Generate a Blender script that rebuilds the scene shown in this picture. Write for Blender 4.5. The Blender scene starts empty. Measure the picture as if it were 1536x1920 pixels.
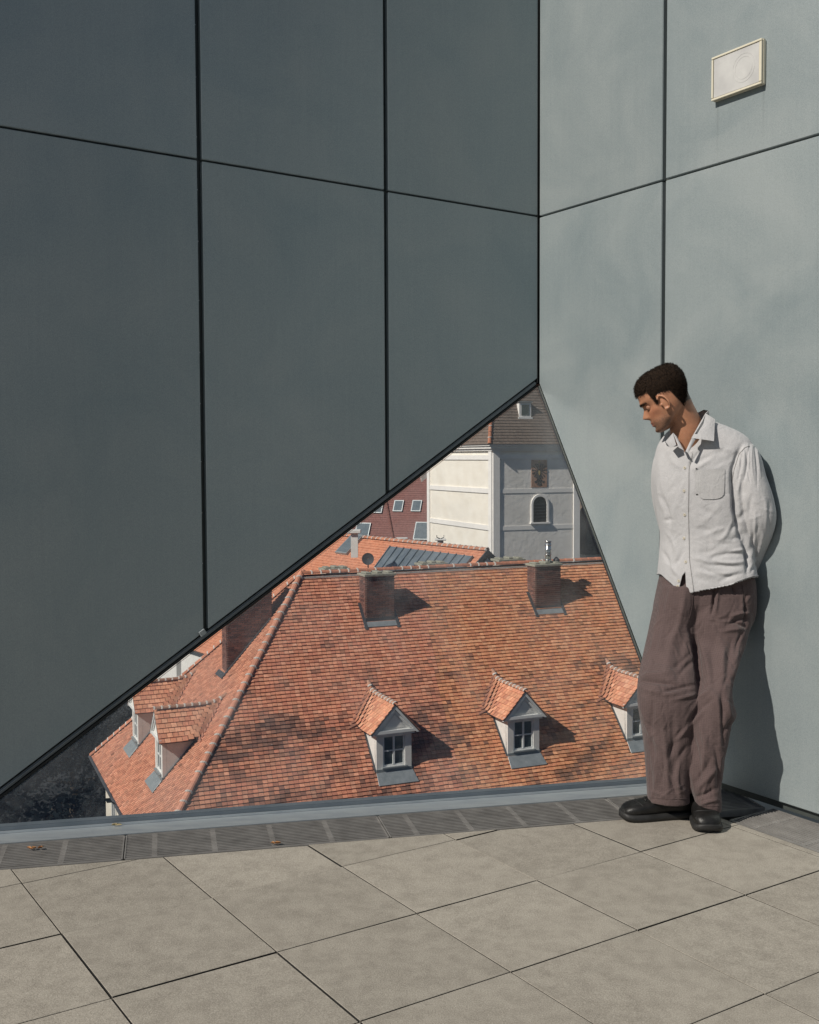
import bpy, bmesh, math, random
import numpy as np
from mathutils import Vector, noise
random.seed(7); np.random.seed(7)
S = bpy.context.scene
COL = S.collection
rad = math.radians

# ------------------------------------------------------------------ camera
FPX, CXP, CYP = 2065.49, 768.0, 960.0            # focal length and centre in photo pixels
PITCH, ROLL, EYE = 0.0505978, -0.0043240, 1.47226
cp, sp, cr, sr = math.cos(PITCH), math.sin(PITCH), math.cos(ROLL), math.sin(ROLL)
_r = Vector((1, 0, 0)); _f = Vector((0, cp, -sp)); _u = Vector((0, sp, cp))
RR = _r*cr + _u*sr; UU = _u*cr - _r*sr; FF = _f
EYEP = Vector((0, 0, EYE))
cam_d = bpy.data.cameras.new('camera'); cam = bpy.data.objects.new('camera', cam_d); COL.objects.link(cam)
cam_d.sensor_fit = 'HORIZONTAL'; cam_d.sensor_width = 36; cam_d.lens = 36*FPX/1536
cam_d.clip_start = 0.05; cam_d.clip_end = 6000
from mathutils import Matrix
cam.matrix_world = Matrix(((RR.x, UU.x, -FF.x, 0), (RR.y, UU.y, -FF.y, 0), (RR.z, UU.z, -FF.z, EYE), (0, 0, 0, 1)))
S.camera = cam
S.render.resolution_x, S.render.resolution_y = 819, 1024

# ------------------------------------------------------------------ light
SUN_AZ, SUN_EL = 55.0, 40.0                      # heading the light travels to, height above horizon
W = bpy.data.worlds.new('World'); S.world = W; W.use_nodes = True
nt = W.node_tree; nt.nodes.clear()
sky = nt.nodes.new('ShaderNodeTexSky'); sky.sky_type = 'NISHITA'; sky.sun_disc = False
sky.sun_elevation = rad(SUN_EL); sky.sun_rotation = rad(SUN_AZ+180)
sky.air_density = 1.0; sky.dust_density = 0.3; sky.ozone_density = 0.9
bg = nt.nodes.new('ShaderNodeBackground'); bg.inputs['Strength'].default_value = 0.05
wo = nt.nodes.new('ShaderNodeOutputWorld')
nt.links.new(sky.outputs[0], bg.inputs[0]); nt.links.new(bg.outputs[0], wo.inputs[0])
sl = bpy.data.lights.new('sun', 'SUN'); sl.energy = 5.0; sl.angle = rad(0.53); sl.color = (1.0, 0.93, 0.83)
so = bpy.data.objects.new('sun', sl); COL.objects.link(so)
sd = Vector((math.sin(rad(SUN_AZ))*math.cos(rad(SUN_EL)), math.cos(rad(SUN_AZ))*math.cos(rad(SUN_EL)), -math.sin(rad(SUN_EL))))
so.rotation_euler = sd.to_track_quat('-Z', 'Y').to_euler()
S.view_settings.view_transform = 'Standard'; S.view_settings.look = 'None'
S.view_settings.gamma = 1; S.view_settings.use_curve_mapping = False
S.view_settings.exposure = -0.20
S.render.engine = 'CYCLES'
S.cycles.caustics_reflective = True
S.cycles.blur_glossy = 0.3

# ------------------------------------------------------------------ helpers
def ray(px, py):
    d = FF + RR*((px-CXP)/FPX) - UU*((py-CYP)/FPX)
    return d/d.y
def at(px, py, Y): return EYEP + ray(px, py)*Y
def lvl(px, py, z):
    d = ray(px, py); return EYEP + d*((z-EYE)/d.z)
def on_plane(px, py, P, n):
    d = ray(px, py); return EYEP + d*((P-EYEP).dot(n)/d.dot(n))
def to_px(V):
    """numpy Nx3 world -> Nx2 photo pixels"""
    P = V - np.array(EYEP)
    z = P @ np.array(FF)
    return np.c_[CXP+FPX*(P@np.array(RR))/z, CYP-FPX*(P@np.array(UU))/z]
def azv(d): return Vector((math.sin(rad(d)), math.cos(rad(d)), 0))
Z = Vector((0, 0, 1))

def tag(o, label=None, cat=None, group=None, kind=None):
    if label: o['label'] = label
    if cat: o['category'] = cat
    if group: o['group'] = group
    if kind: o['kind'] = kind
    return o
def empty(name, loc, label=None, cat=None, group=None):
    o = bpy.data.objects.new(name, None); o.empty_display_size = .1; COL.objects.link(o); o.location = loc
    return tag(o, label, cat, group)
def link(name, me, parent=None, m=None, smooth=False):
    if m is not None and len(me.materials) == 0:
        for q in (m if isinstance(m, (list, tuple)) else [m]): me.materials.append(q)
    if smooth: me.polygons.foreach_set('use_smooth', [True]*len(me.polygons))
    o = bpy.data.objects.new(name, me); COL.objects.link(o)
    if parent is not None:
        o.parent = parent
        loc = parent.location.copy(); pp = parent
        while pp.parent: pp = pp.parent; loc = loc + pp.location
        o.location = -loc if not o.get('_loc') else o.location
    return o
class MB:
    """collects geometry in world coordinates"""
    def __init__(s): s.v = []; s.f = []; s.mi = []
    def add(s, vs, fs, mi=0):
        k = len(s.v); s.v += [tuple(q) for q in vs]
        for f in fs: s.f.append(tuple(k+i for i in f)); s.mi.append(mi)
    def box(s, O, a, b, c, mi=0):
        O, a, b, c = map(Vector, (O, a, b, c))
        vs = [O, O+a, O+a+b, O+b, O+c, O+a+c, O+a+b+c, O+b+c]
        fs = [(0, 3, 2, 1), (4, 5, 6, 7), (0, 1, 5, 4), (1, 2, 6, 5), (2, 3, 7, 6), (3, 0, 4, 7)]
        if a.cross(b).dot(c) < 0: fs = [f[::-1] for f in fs]
        s.add(vs, fs, mi)
    def prism(s, poly, n, mi=0):
        """poly: list of 3-D points, extruded by vector n"""
        n = Vector(n); poly = [Vector(p) for p in poly]; k = len(poly)
        nn = Vector((0, 0, 0))
        for i in range(1, k-1): nn += (poly[i]-poly[0]).cross(poly[i+1]-poly[0])
        if nn.dot(n) < 0: poly = poly[::-1]
        vs = poly + [p+n for p in poly]
        fs = [tuple(range(k))[::-1], tuple(range(k, 2*k))] + [(i, (i+1) % k, k+(i+1) % k, k+i) for i in range(k)]
        s.add(vs, fs, mi)
    def tube(s, pts, r, n=10, mi=0, cap=True):
        pts = [Vector(p) for p in pts]; rs = r if isinstance(r, (list, tuple)) else [r]*len(pts)
        k0 = len(s.v); rings = []
        up = Vector((0, 0, 1))
        for i, p in enumerate(pts):
            t = (pts[min(i+1, len(pts)-1)]-pts[max(i-1, 0)]).normalized()
            ref = up if abs(t.z) < .9 else Vector((1, 0, 0))
            a = t.cross(ref).normalized(); b = t.cross(a)
            rings.append([p+(a*math.cos(2*math.pi*j/n)+b*math.sin(2*math.pi*j/n))*rs[i] for j in range(n)])
        vs = [q for R_ in rings for q in R_]
        fs = []
        for i in range(len(pts)-1):
            for j in range(n):
                fs.append((i*n+j, i*n+(j+1) % n, (i+1)*n+(j+1) % n, (i+1)*n+j))
        if cap: fs += [tuple(range(n))[::-1], tuple((len(pts)-1)*n+j for j in range(n))]
        s.add(vs, fs, mi)
    def mesh(s, name):
        me = bpy.data.meshes.new(name); me.from_pydata(s.v, [], s.f)
        me.polygons.foreach_set('material_index', s.mi); me.update(); return me
    def build(s, name, m, parent=None, smooth=False, bevel=0, seg=1):
        me = s.mesh(name)
        if bevel:
            bm = bmesh.new(); bm.from_mesh(me)
            bmesh.ops.recalc_face_normals(bm, faces=bm.faces)
            bmesh.ops.bevel(bm, geom=[e for e in bm.edges if e.calc_face_angle(0) > .5], offset=bevel, segments=seg, affect='EDGES', clamp_overlap=True)
            bm.to_mesh(me); bm.free()
        return link(name, me, parent, m, smooth)
def clip(poly, a, b, c):
    """keep the part of a 2-D polygon with a*x+b*y<=c"""
    out = []
    for i in range(len(poly)):
        p, q = poly[i], poly[(i+1) % len(poly)]
        dp, dq = a*p[0]+b*p[1]-c, a*q[0]+b*q[1]-c
        if dp <= 0: out.append(p)
        if dp*dq < 0:
            t = dp/(dp-dq); out.append((p[0]+(q[0]-p[0])*t, p[1]+(q[1]-p[1])*t))
    return out
def clip_line(poly, p, q, keep, off=0):
    """keep the side of line pq where the point keep lies, shifted off inwards"""
    nx, ny = q[1]-p[1], -(q[0]-p[0]); L = math.hypot(nx, ny); nx /= L; ny /= L
    if nx*(keep[0]-p[0])+ny*(keep[1]-p[1]) > 0: nx, ny = -nx, -ny
    return clip(poly, nx, ny, nx*p[0]+ny*p[1]-off)

# ------------------------------------------------------------------ materials
def new_mat(name):
    m = bpy.data.materials.new(name); m.use_nodes = True; t = m.node_tree
    return m, t, t.nodes['Principled BSDF']
def N(t, typ, **kw):
    n = t.nodes.new(typ)
    for k, v in kw.items():
        if k in n.inputs: n.inputs[k].default_value = v
        else: setattr(n, k, v)
    return n
def coords(t, scale=(1, 1, 1), kind='Object'):
    tc = N(t, 'ShaderNodeTexCoord'); mp = N(t, 'ShaderNodeMapping'); mp.inputs['Scale'].default_value = scale
    t.links.new(tc.outputs[kind], mp.inputs[0]); return mp.outputs[0]
def ramp(t, fac, stops):
    r = N(t, 'ShaderNodeValToRGB'); e = r.color_ramp.elements
    while len(e) < len(stops): e.new(.5)
    for i, (p, c) in enumerate(stops):
        e[i].position = p; e[i].color = (*c, 1) if len(c) == 3 else c
    t.links.new(fac, r.inputs[0]); return r.outputs[0]
def mixc(t, fac, a, b, mode='MIX'):
    n = N(t, 'ShaderNodeMix', data_type='RGBA', blend_type=mode)
    for s, v in ((n.inputs[0], fac), (n.inputs[6], a), (n.inputs[7], b)):
        if isinstance(v, (int, float)): s.default_value = v
        elif isinstance(v, tuple): s.default_value = (*v, 1) if len(v) == 3 else v
        else: t.links.new(v, s)
    return n.outputs[2]
def noise_n(t, vec, scale, detail=4, rough=.55, dist=0):
    n = N(t, 'ShaderNodeTexNoise', Scale=scale, Detail=detail, Roughness=rough, Distortion=dist)
    t.links.new(vec, n.inputs['Vector']); return n.outputs['Fac']
def bumpn(t, b, h, strength, dist=.01):
    n = N(t, 'ShaderNodeBump', Strength=strength, Distance=dist); t.links.new(h, n.inputs['Height'])
    t.links.new(n.outputs[0], b.inputs['Normal']); return n
def simple(name, c1, c2=None, scale=8, rough=.6, metal=0, bump=0, bscale=60, bdist=.004, stretch=(1, 1, 1), spec=.5, obj_tint=False):
    m, t, b = new_mat(name)
    v = coords(t, stretch)
    c2 = c2 or tuple(x*.8 for x in c1)
    f = noise_n(t, v, scale)
    col = ramp(t, f, [(.3, c1), (.7, c2)])
    if obj_tint:
        oi = N(t, 'ShaderNodeObjectInfo'); col = mixc(t, 1.0, col, oi.outputs['Color'], 'MULTIPLY')
    t.links.new(col, b.inputs['Base Color'])
    b.inputs['Roughness'].default_value = rough; b.inputs['Metallic'].default_value = metal
    b.inputs['Specular IOR Level'].default_value = spec
    if bump: bumpn(t, b, noise_n(t, v, bscale), bump, bdist)
    return m

def panel_mat():
    m, t, b = new_mat('anodised_panel')
    v = coords(t); vs = coords(t, (9, 9, .35))
    oi = N(t, 'ShaderNodeObjectInfo')
    cl = noise_n(t, v, 1.9, 5, .6, .8)
    st = noise_n(t, vs, 6, 5, .65)
    fine = noise_n(t, v, 420, 2, .6)
    c = ramp(t, cl, [(.3, (.252, .308, .328)), (.7, (.338, .378, .385))])
    c = mixc(t, .05, c, ramp(t, st, [(.3, (.14, .16, .17)), (.7, (.52, .55, .55))]))
    c = mixc(t, .26, c, ramp(t, fine, [(.35, (.11, .14, .15)), (.65, (.52, .58, .59))]))
    mul = N(t, 'ShaderNodeMapRange'); mul.inputs[3].default_value = .94; mul.inputs[4].default_value = 1.05
    t.links.new(oi.outputs['Random'], mul.inputs[0])
    hs = N(t, 'ShaderNodeHueSaturation'); t.links.new(c, hs.inputs['Color']); t.links.new(mul.outputs[0], hs.inputs['Value'])
    t.links.new(hs.outputs[0], b.inputs['Base Color'])
    # two run-off marks under the loudspeaker's corners, fixed to the sheet
    pos = N(t, 'ShaderNodeNewGeometry').outputs['Position']
    dt = N(t, 'ShaderNodeVectorMath', operation='DOT_PRODUCT'); t.links.new(pos, dt.inputs[0]); dt.inputs[1].default_value = (math.sin(rad(32.1)), -math.cos(rad(32.1)), 0)
    d00 = 0.68431*math.sin(rad(32.1))-5.84217*math.cos(rad(32.1))
    sepz = N(t, 'ShaderNodeSeparateXYZ'); t.links.new(pos, sepz.inputs[0])
    zr_ = N(t, 'ShaderNodeMapRange'); zr_.inputs[1].default_value = 2.70; zr_.inputs[2].default_value = 2.985; t.links.new(sepz.outputs[2], zr_.inputs[0])
    below = N(t, 'ShaderNodeMath', operation='LESS_THAN'); below.inputs[1].default_value = 2.986; t.links.new(sepz.outputs[2], below.inputs[0])
    for dd in (1.217, 1.462):
        sb_ = N(t, 'ShaderNodeMath', operation='SUBTRACT'); t.links.new(dt.outputs['Value'], sb_.inputs[0]); sb_.inputs[1].default_value = d00+dd
        ab_ = N(t, 'ShaderNodeMath', operation='ABSOLUTE'); t.links.new(sb_.outputs[0], ab_.inputs[0])
        mr_ = N(t, 'ShaderNodeMapRange'); mr_.inputs[1].default_value = .001; mr_.inputs[2].default_value = .009; mr_.inputs[3].default_value = .22; mr_.inputs[4].default_value = 0; t.links.new(ab_.outputs[0], mr_.inputs[0])
        m1 = N(t, 'ShaderNodeMath', operation='MULTIPLY'); t.links.new(mr_.outputs[0], m1.inputs[0]); t.links.new(zr_.outputs[0], m1.inputs[1])
        m2 = N(t, 'ShaderNodeMath', operation='MULTIPLY'); t.links.new(m1.outputs[0], m2.inputs[0]); t.links.new(below.outputs[0], m2.inputs[1])
        c = mixc(t, m2.outputs[0], c, (.10, .11, .10))
    t.links.new(c, hs.inputs['Color'])
    b.inputs['Metallic'].default_value = .42
    r = ramp(t, cl, [(.3, (.46,)*3), (.7, (.56,)*3)])
    t.links.new(r, b.inputs['Roughness'])
    # slight oil-canning of the sheet
    bumpn(t, b, noise_n(t, coords(t, (1, 1, .5)), 1.1, 1, .3), .28, .03)
    return m
def paver_mat():
    m, t, b = new_mat('concrete_slab')
    v = coords(t)
    oi = N(t, 'ShaderNodeObjectInfo')
    ad = N(t, 'ShaderNodeVectorMath', operation='ADD'); t.links.new(v, ad.inputs[0]); t.links.new(oi.outputs['Random'], ad.inputs[1])
    a = noise_n(t, ad.outputs[0], 1.8, 4, .55, .3); sp_ = noise_n(t, v, 260, 3, .7); md = noise_n(t, ad.outputs[0], 14, 6, .7)
    c = ramp(t, a, [(.3, (.260, .234, .198)), (.7, (.320, .290, .248))])
    c = mixc(t, .36, c, ramp(t, sp_, [(.34, (.065, .058, .05)), (.5, (.335, .305, .262)), (.68, (.69, .645, .575))]))
    c = mixc(t, .32, c, ramp(t, md, [(.35, (.15, .135, .11)), (.6, (.36, .335, .285))]))
    vo = N(t, 'ShaderNodeTexVoronoi', Scale=120.0); t.links.new(v, vo.inputs['Vector'])
    speck = ramp(t, vo.outputs['Distance'], [(.08, (1, 1, 1)), (.14, (0, 0, 0))])
    c = mixc(t, mixc(t, 1.0, speck, (.22, .22, .22), 'MULTIPLY'), c, (.75, .72, .66))
    mr = N(t, 'ShaderNodeMapRange'); mr.inputs[3].default_value = .90; mr.inputs[4].default_value = 1.05
    t.links.new(oi.outputs['Random'], mr.inputs[0])
    hs = N(t, 'ShaderNodeHueSaturation'); t.links.new(c, hs.inputs['Color']); t.links.new(mr.outputs[0], hs.inputs['Value'])
    t.links.new(hs.outputs[0], b.inputs['Base Color']); b.inputs['Roughness'].default_value = .85
    bumpn(t, b, noise_n(t, v, 150, 5, .75), .7, .003)
    return m
def tile_mat(name, attr):
    """clay tile; its colour comes per tile from an attribute or the object colour"""
    m, t, b = new_mat(name)
    if attr: src = N(t, 'ShaderNodeAttribute', attribute_name='tint').outputs['Color']
    else: src = N(t, 'ShaderNodeObjectInfo').outputs['Color']
    v = coords(t) if attr else None
    tc = N(t, 'ShaderNodeNewGeometry')
    f = noise_n(t, tc.outputs['Position'], 9, 5, .7)
    c = mixc(t, 1.0, src, ramp(t, f, [(.3, (.72, .70, .68)), (.7, (1.15, 1.12, 1.1))]), 'MULTIPLY')
    t.links.new(c, b.inputs['Base Color']); b.inputs['Roughness'].default_value = .8
    b.inputs['Specular IOR Level'].default_value = .25
    return m
def glass_mat(name, rough, dirt):
    m, t, b = new_mat(name); t.nodes.remove(b); out = t.nodes['Material Output']
    tr = N(t, 'ShaderNodeBsdfTransparent'); tr.inputs[0].default_value = (.975, .985, .99, 1)
    gl = N(t, 'ShaderNodeBsdfGlossy'); gl.inputs['Roughness'].default_value = rough
    fr = N(t, 'ShaderNodeFresnel', IOR=1.5)
    mul = N(t, 'ShaderNodeMath', operation='MULTIPLY'); mul.inputs[1].default_value = 1.0
    t.links.new(fr.outputs[0], mul.inputs[0])
    mx = N(t, 'ShaderNodeMixShader'); t.links.new(mul.outputs[0], mx.inputs[0]); t.links.new(tr.outputs[0], mx.inputs[1]); t.links.new(gl.outputs[0], mx.inputs[2])
    df = N(t, 'ShaderNodeBsdfDiffuse'); df.inputs[0].default_value = (.6, .62, .62, 1)
    v = coords(t)
    a = noise_n(t, v, 1.8, 5, .6, .6); p = noise_n(t, v, 90, 2, .5)
    r1 = ramp(t, a, [(.45, (.0,)*3), (.8, (dirt,)*3)])
    r2 = ramp(t, p, [(.76, (0,)*3), (.80, (dirt*2.5,)*3)])
    ad = mixc(t, 1.0, r1, r2, 'ADD')
    mx2 = N(t, 'ShaderNodeMixShader'); t.links.new(ad, mx2.inputs[0]); t.links.new(mx.outputs[0], mx2.inputs[1]); t.links.new(df.outputs[0], mx2.inputs[2])
    t.links.new(mx2.outputs[0], out.inputs[0])
    return m

M = {}
M['panel'] = panel_mat()
M['slab'] = paver_mat()
M['dark'] = simple('black_sealant', (.012, .013, .013), (.02, .02, .02), rough=.7)
M['joint'] = simple('joint_profile', (.06, .07, .068), (.08, .09, .085), 20, .5, .3)
M['bead'] = simple('blue_grey_bead', (.12, .15, .18), (.17, .20, .23), 6, .4, .4)
M['frame'] = simple('frame_metal', (.10, .12, .135), (.15, .17, .185), 5, .38, .6)
M['sill'] = simple('sill_metal', (.34, .38, .42), (.44, .48, .50), 6, .42, .5, stretch=(1, 5, 5), bump=.1, bscale=30)
M['screw'] = simple('screw_steel', (.5, .5, .48), (.6, .6, .58), 10, .3, .9)
M['grate'] = simple('grate_steel', (.24, .23, .22), (.36, .345, .33), 14, .5, .5)
M['pit'] = simple('drain_pit', (.05, .048, .045), (.09, .085, .08), 12, .9)
M['glass'] = glass_mat('window_glass', .22, .14)
M['tile_f'] = tile_mat('clay_tile_field', True)
M['tile_o'] = tile_mat('clay_tile', False)
M['mortar'] = simple('lime_mortar', (.42, .38, .34), (.6, .56, .52), 12, .9, bump=.4, bscale=40, bdist=.01)
M['mortar_d'] = simple('brick_mortar', (.46, .38, .31), (.58, .48, .40), 12, .9)
M['brick'] = simple('red_brick', (.9, .85, .8), (1.1, 1.1, 1.1), 9, .85, bump=.3, bscale=30, bdist=.01, obj_tint=True)
M['roofbase'] = simple('roof_underlay', (.05, .035, .03), (.08, .05, .04), 4, .9)
M['plaster'] = simple('white_plaster', (.62, .61, .58), (.72, .71, .68), 5, .85, bump=.2, bscale=30)
M['plaster_c'] = simple('cream_plaster', (.60, .55, .46), (.70, .65, .56), 1.5, .9, bump=.3, bscale=8, bdist=.03)
M['plaster_t'] = simple('tower_plaster', (.78, .73, .64), (.86, .82, .74), 1.2, .9, bump=.35, bscale=4, bdist=.05)
M['plaster_g'] = simple('greyer_tower_plaster', (.74, .71, .66), (.84, .81, .77), 1.0, .9, bump=.35, bscale=4, bdist=.05)
M['band'] = simple('pale_band', (.76, .74, .71), (.84, .82, .79), 3, .85)
M['lead'] = simple('zinc_flashing', (.26, .29, .30), (.36, .39, .40), 5, .45, .4)
M['leadd'] = simple('dark_flashing', (.06, .065, .07), (.10, .10, .11), 5, .5, .4)
M['seam'] = simple('standing_seam_zinc', (.16, .20, .235), (.26, .31, .35), 2, .4, .5, stretch=(1, 1, .4))
M['pane'] = simple('dark_pane', (.03, .045, .05), (.05, .07, .075), 3, .06, 0, spec=.8)
M['wood'] = simple('white_window_wood', (.68, .69, .68), (.76, .77, .76), 5, .5)
M['concrete'] = simple('weathered_concrete', (.22, .22, .17), (.36, .35, .29), 8, .9, bump=.5, bscale=20, bdist=.02)
M['copper'] = simple('brown_roof', (.075, .055, .045), (.12, .09, .07), 1.0, .85, bump=.3, bscale=12, bdist=.03)
M['steel'] = simple('flue_steel', (.55, .56, .56), (.65, .66, .66), 5, .25, .9)
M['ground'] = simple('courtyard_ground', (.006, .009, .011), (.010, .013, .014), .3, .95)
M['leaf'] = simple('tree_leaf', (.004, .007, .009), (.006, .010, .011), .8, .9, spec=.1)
M['bark'] = simple('bark', (.06, .045, .03), (.09, .07, .05), 6, .9)
M['brown_wall'] = simple('terrace_render', (.3, .3, .29), (.36, .36, .35), 1, .9)

# ------------------------------------------------------------------ terrace: floor, drains, walls, window
A = Vector((0.68431, 5.84217, 1.83605))          # apex of the window, on the corner line
X = Vector((1.24712, 4.94497, 0.0))              # foot of the window on the right wall
G = Vector((-1.78637, 4.26883, 0.0))             # foot of the window on the left wall
nR = Vector((-math.cos(rad(32.1)), -math.sin(rad(32.1)), 0)); uR = Vector((math.sin(rad(32.1)), -math.cos(rad(32.1)), 0))
uL = (Vector((G.x, G.y, 0))-Vector((A.x, A.y, 0))).normalized(); nL = Vector((-uL.y, uL.x, 0))
if nL.y > 0: nL = -nL
WALLTOP = 4.7
gd = (X-G).normalized(); gn = Vector((gd.y, -gd.x, 0))      # along the window foot, towards the terrace
SILLW, GRW = 0.178, 0.275
Cb = Vector((A.x, A.y, 0))
fl = tag(MB(), ) if False else None
floor_e = empty('floor', (0, 0, 0)); floor_e['kind'] = 'structure'
def shade(poly, z0, z1):
    return [Vector((p[0], p[1], z0)) for p in poly], Vector((0, 0, z1-z0))
# bedding under the slabs
b = MB(); b.prism([Vector((-6, -4, -.30)), Vector((5.5, -4, -.30)), Vector((3.9, .7, -.30)), (X-nR*0+Vector((0, 0, -.30))), (G+Vector((0, 0, -.30)))], (0, 0, .245))
b.build('bedding', M['dark'], floor_e)
front = G+gn*(SILLW+GRW)
e1 = Vector((math.cos(.57776), math.sin(.57776), 0)); e2 = Vector((math.sin(.57776), -math.cos(.57776), 0))
O0 = Vector((-1.0846, 3.3429, 0)); TS1, TS2 = .5, .4853
rw = Cb+nR*(.275)
for i in range(-9, 9):
    for j in range(-4, 13):
        o = O0+e1*TS1*i+e2*TS2*j
        g = .0018+random.uniform(0, .0008)
        poly = [(o+e1*g+e2*g), (o+e1*(TS1-g)+e2*g), (o+e1*(TS1-g)+e2*(TS2-g)), (o+e1*g+e2*(TS2-g))]
        poly = [(p.x, p.y) for p in poly]
        poly = clip(poly, -gn.x, -gn.y, -(front.dot(gn)+.004))
        poly = clip(poly, -nR.x, -nR.y, -(rw.dot(nR)+.004)) if poly else poly
        if len(poly) < 3: continue
        c = sum((Vector((p[0], p[1], 0)) for p in poly), Vector())/len(poly)
        if c.y < -1.0 or c.x < -4.0: continue
        area = abs(sum(poly[k][0]*poly[(k+1) % len(poly)][1]-poly[(k+1) % len(poly)][0]*poly[k][1] for k in range(len(poly))))/2
        if area < .002: continue
        dz = random.uniform(-.0022, .001)
        tx, ty = random.uniform(-.003, .003), random.uniform(-.003, .003)
        b = MB(); P = [Vector((p[0], p[1], -.05)) for p in poly]; b.prism(P, (0, 0, .05)); b.mi = [0, 0]+[1]*(len(b.f)-2)
        b.v = [(x, y, z+(dz+tx*(x-c.x)+ty*(y-c.y) if z > -.01 else 0)) for x, y, z in b.v]
        b.build('paving_slab', [M['slab'], M['dark']], floor_e, bevel=.0012, seg=1)

# drain grates
def grate_run(root, O, u, w, length, seg, width=.27, xb=.222, nsl=15):
    """O: start at wall side, u along, w across to the slabs"""
    s = 0
    while s < length-.02:
        L = min(seg, length-s)-.004
        b = MB()
        # two edge rails
        for k in (0, 1):
            b.box(O+u*s+w*(k*(width-.006)), u*L, w*.006, Z*-.028)
        b.box(O+u*s, u*.005, w*width, Z*-.024); b.box(O+u*(s+L-.005), u*.005, w*width, Z*-.024)
        f = b.build('grate_frame', M['grate'], root)
        for k in range(nsl):
            q = .006+(width-.012)*(k+.5)/nsl
            c = MB(); c.box(O+u*(s+.005)+w*(q-.0035)-Z*.001, u*(L-.01), w*.0065, Z*-.022)
            c.build('slat', M['grate'], f)
        x = s+xb*.45
        while x < s+L-.03:
            c = MB(); c.box(O+u*x-Z*.0025, u*.020, w*width, Z*-.012)
            c.build('cross_bar', M['grate'], f); x += xb
        s += seg
dg = empty('drain_grate', G+gn*SILLW, 'long grey slatted drain grate running in front of the window sill', 'drain grate')
runL = (X-G).length
grate_run(dg, G-gd*.35+gn*(SILLW+.004), gd, gn, 3.60, 1.0)
dg2 = empty('drain_grate', X+uR*.5, 'shorter slatted drain grate running along the foot of the pale right wall behind the shoes', 'drain grate')
# starts where the first one ends
st = Cb+nR*.003
t0 = ((G+gn*(SILLW+GRW)-st).dot(gn))/uR.dot(gn)
grate_run(dg2, st+uR*(t0+.02), uR, nR, 3.2, 1.0, width=.268, xb=.23)
# sill of folded metal
sl_ = empty('window_sill', G, 'folded blue grey metal sill between the triangular window and the drain grate', 'window sill')
b = MB(); E0 = G-gd*.4; LL = runL+.42
b.box(E0+gn*.045, gd*LL, gn*(SILLW-.048), Z*-.012); b.v = [(x, y, z-.001) for x, y, z in b.v]
b.build('sill_sheet', M['sill'], sl_, bevel=.002)
b = MB(); b.box(E0+gn*.002-Z*.02, gd*LL, gn*.045, Z*.044); b.build('glazing_bead', M['bead'], sl_, bevel=.004, seg=2)
b = MB(); b.box(E0+gn*.049, gd*LL, gn*.006, Z*.008); b.build('sill_fold', M['sill'], sl_)
b = MB(); b.box(E0+gn*(SILLW-.004), gd*LL, gn*.004, Z*.0035); b.build('sill_edge', M['sill'], sl_)

# walls ------------------------------------------------------------
def wall_pt(u, d, z): return Cb+u*d+Z*z
zA = A.z
dG = (Vector((G.x, G.y, 0))-Cb).length; dX = (Vector((X.x, X.y, 0))-Cb).length
def dz_of(px, py, n, u):
    P = on_plane(px, py, A, n); return (P-Cb).dot(u), P.z
PT = .012       # panel stands in front of the profile plane
def make_wall(name, label, u, n, diag_d, joints, jl, zmin, off, far, frame_w):
    root = empty(name, Cb, label, 'wall')
    # backing wall with thickness, cut along the window
    poly = [(0.0, 0.0), (far, 0.0), (far, WALLTOP), (0.0, WALLTOP)]
    keep = (far, WALLTOP)
    p2 = clip_line(poly, (0, zA), (diag_d, 0), keep, .012)
    bk = MB(); bk.prism([wall_pt(u, d, z)-n*.034 for d, z in p2], -n*.22)
    bk.build('core', M['dark'], root)
    # dark profile sheet seen in the joints
    bk = MB(); bk.prism([wall_pt(u, d, z)-n*.033 for d, z in clip_line(p2, (0, zA), (diag_d, 0), keep, .02)], n*.006)
    bk.build('joint_backing', M['joint'], root)
    js = [0.0]+joints+[far]
    for k in range(len(js)-1):
        d0, d1 = js[k]+(.011 if k else .006), js[k+1]-.011
        for up in (0, 1):
            cell = [(d0, zmin), (d1, zmin), (d1, WALLTOP-.02), (d0, WALLTOP-.02)]
            la, lb = jl
            cell = clip_line(cell, la, lb, (d0, 9 if up else -9), .0045)
            cell = clip_line(cell, (0, zA), (diag_d, 0), keep, off)
            if len(cell) < 3: continue
            b = MB(); b.prism([wall_pt(u, d, z)-n*.026 for d, z in cell], n*.026)
            b.build('cladding_panel', M['panel'], root, bevel=.0025, seg=2)
    for k, d in enumerate(joints):
        z = .3
        while z < WALLTOP-.1:
            zl = zA*(1-d/diag_d)
            if z > zl+.12:
                P = wall_pt(u, d+(.003 if u is uL else 0), z)-n*.027
                s_ = MB(); s_.tube([P, P+n*.004], .0028, 8); s_.build('screw', M['screw'], root)
            z += .235+.02*math.sin(z*9+k)
    return root
jp = [dz_of(724, 358, nL, uL)[0], dz_of(374, 299, nL, uL)[0]]
pitch = jp[1]-jp[0]
jl_L = (dz_of(1008, 405, nL, uL), dz_of(0, 237, nL, uL))
wl = make_wall('left_wall', 'dark shaded metal clad wall with a slanting lower edge over the window', uL, nL, dG,
               jp+[jp[1]+pitch, jp[1]+2*pitch], jl_L, .03, .042, jp[1]+3*pitch, .05)
jr = dz_of(1245, 341, nR, uR)
wr = make_wall('right_wall', 'sunlit pale grey metal clad wall the man leans against', uR, nR, dX,
               [jr[0], jr[0]+1.15, jr[0]+2.3], ((0, 2.721), (5, 2.721)), .036, .014, jr[0]+3.45, .0)
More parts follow.
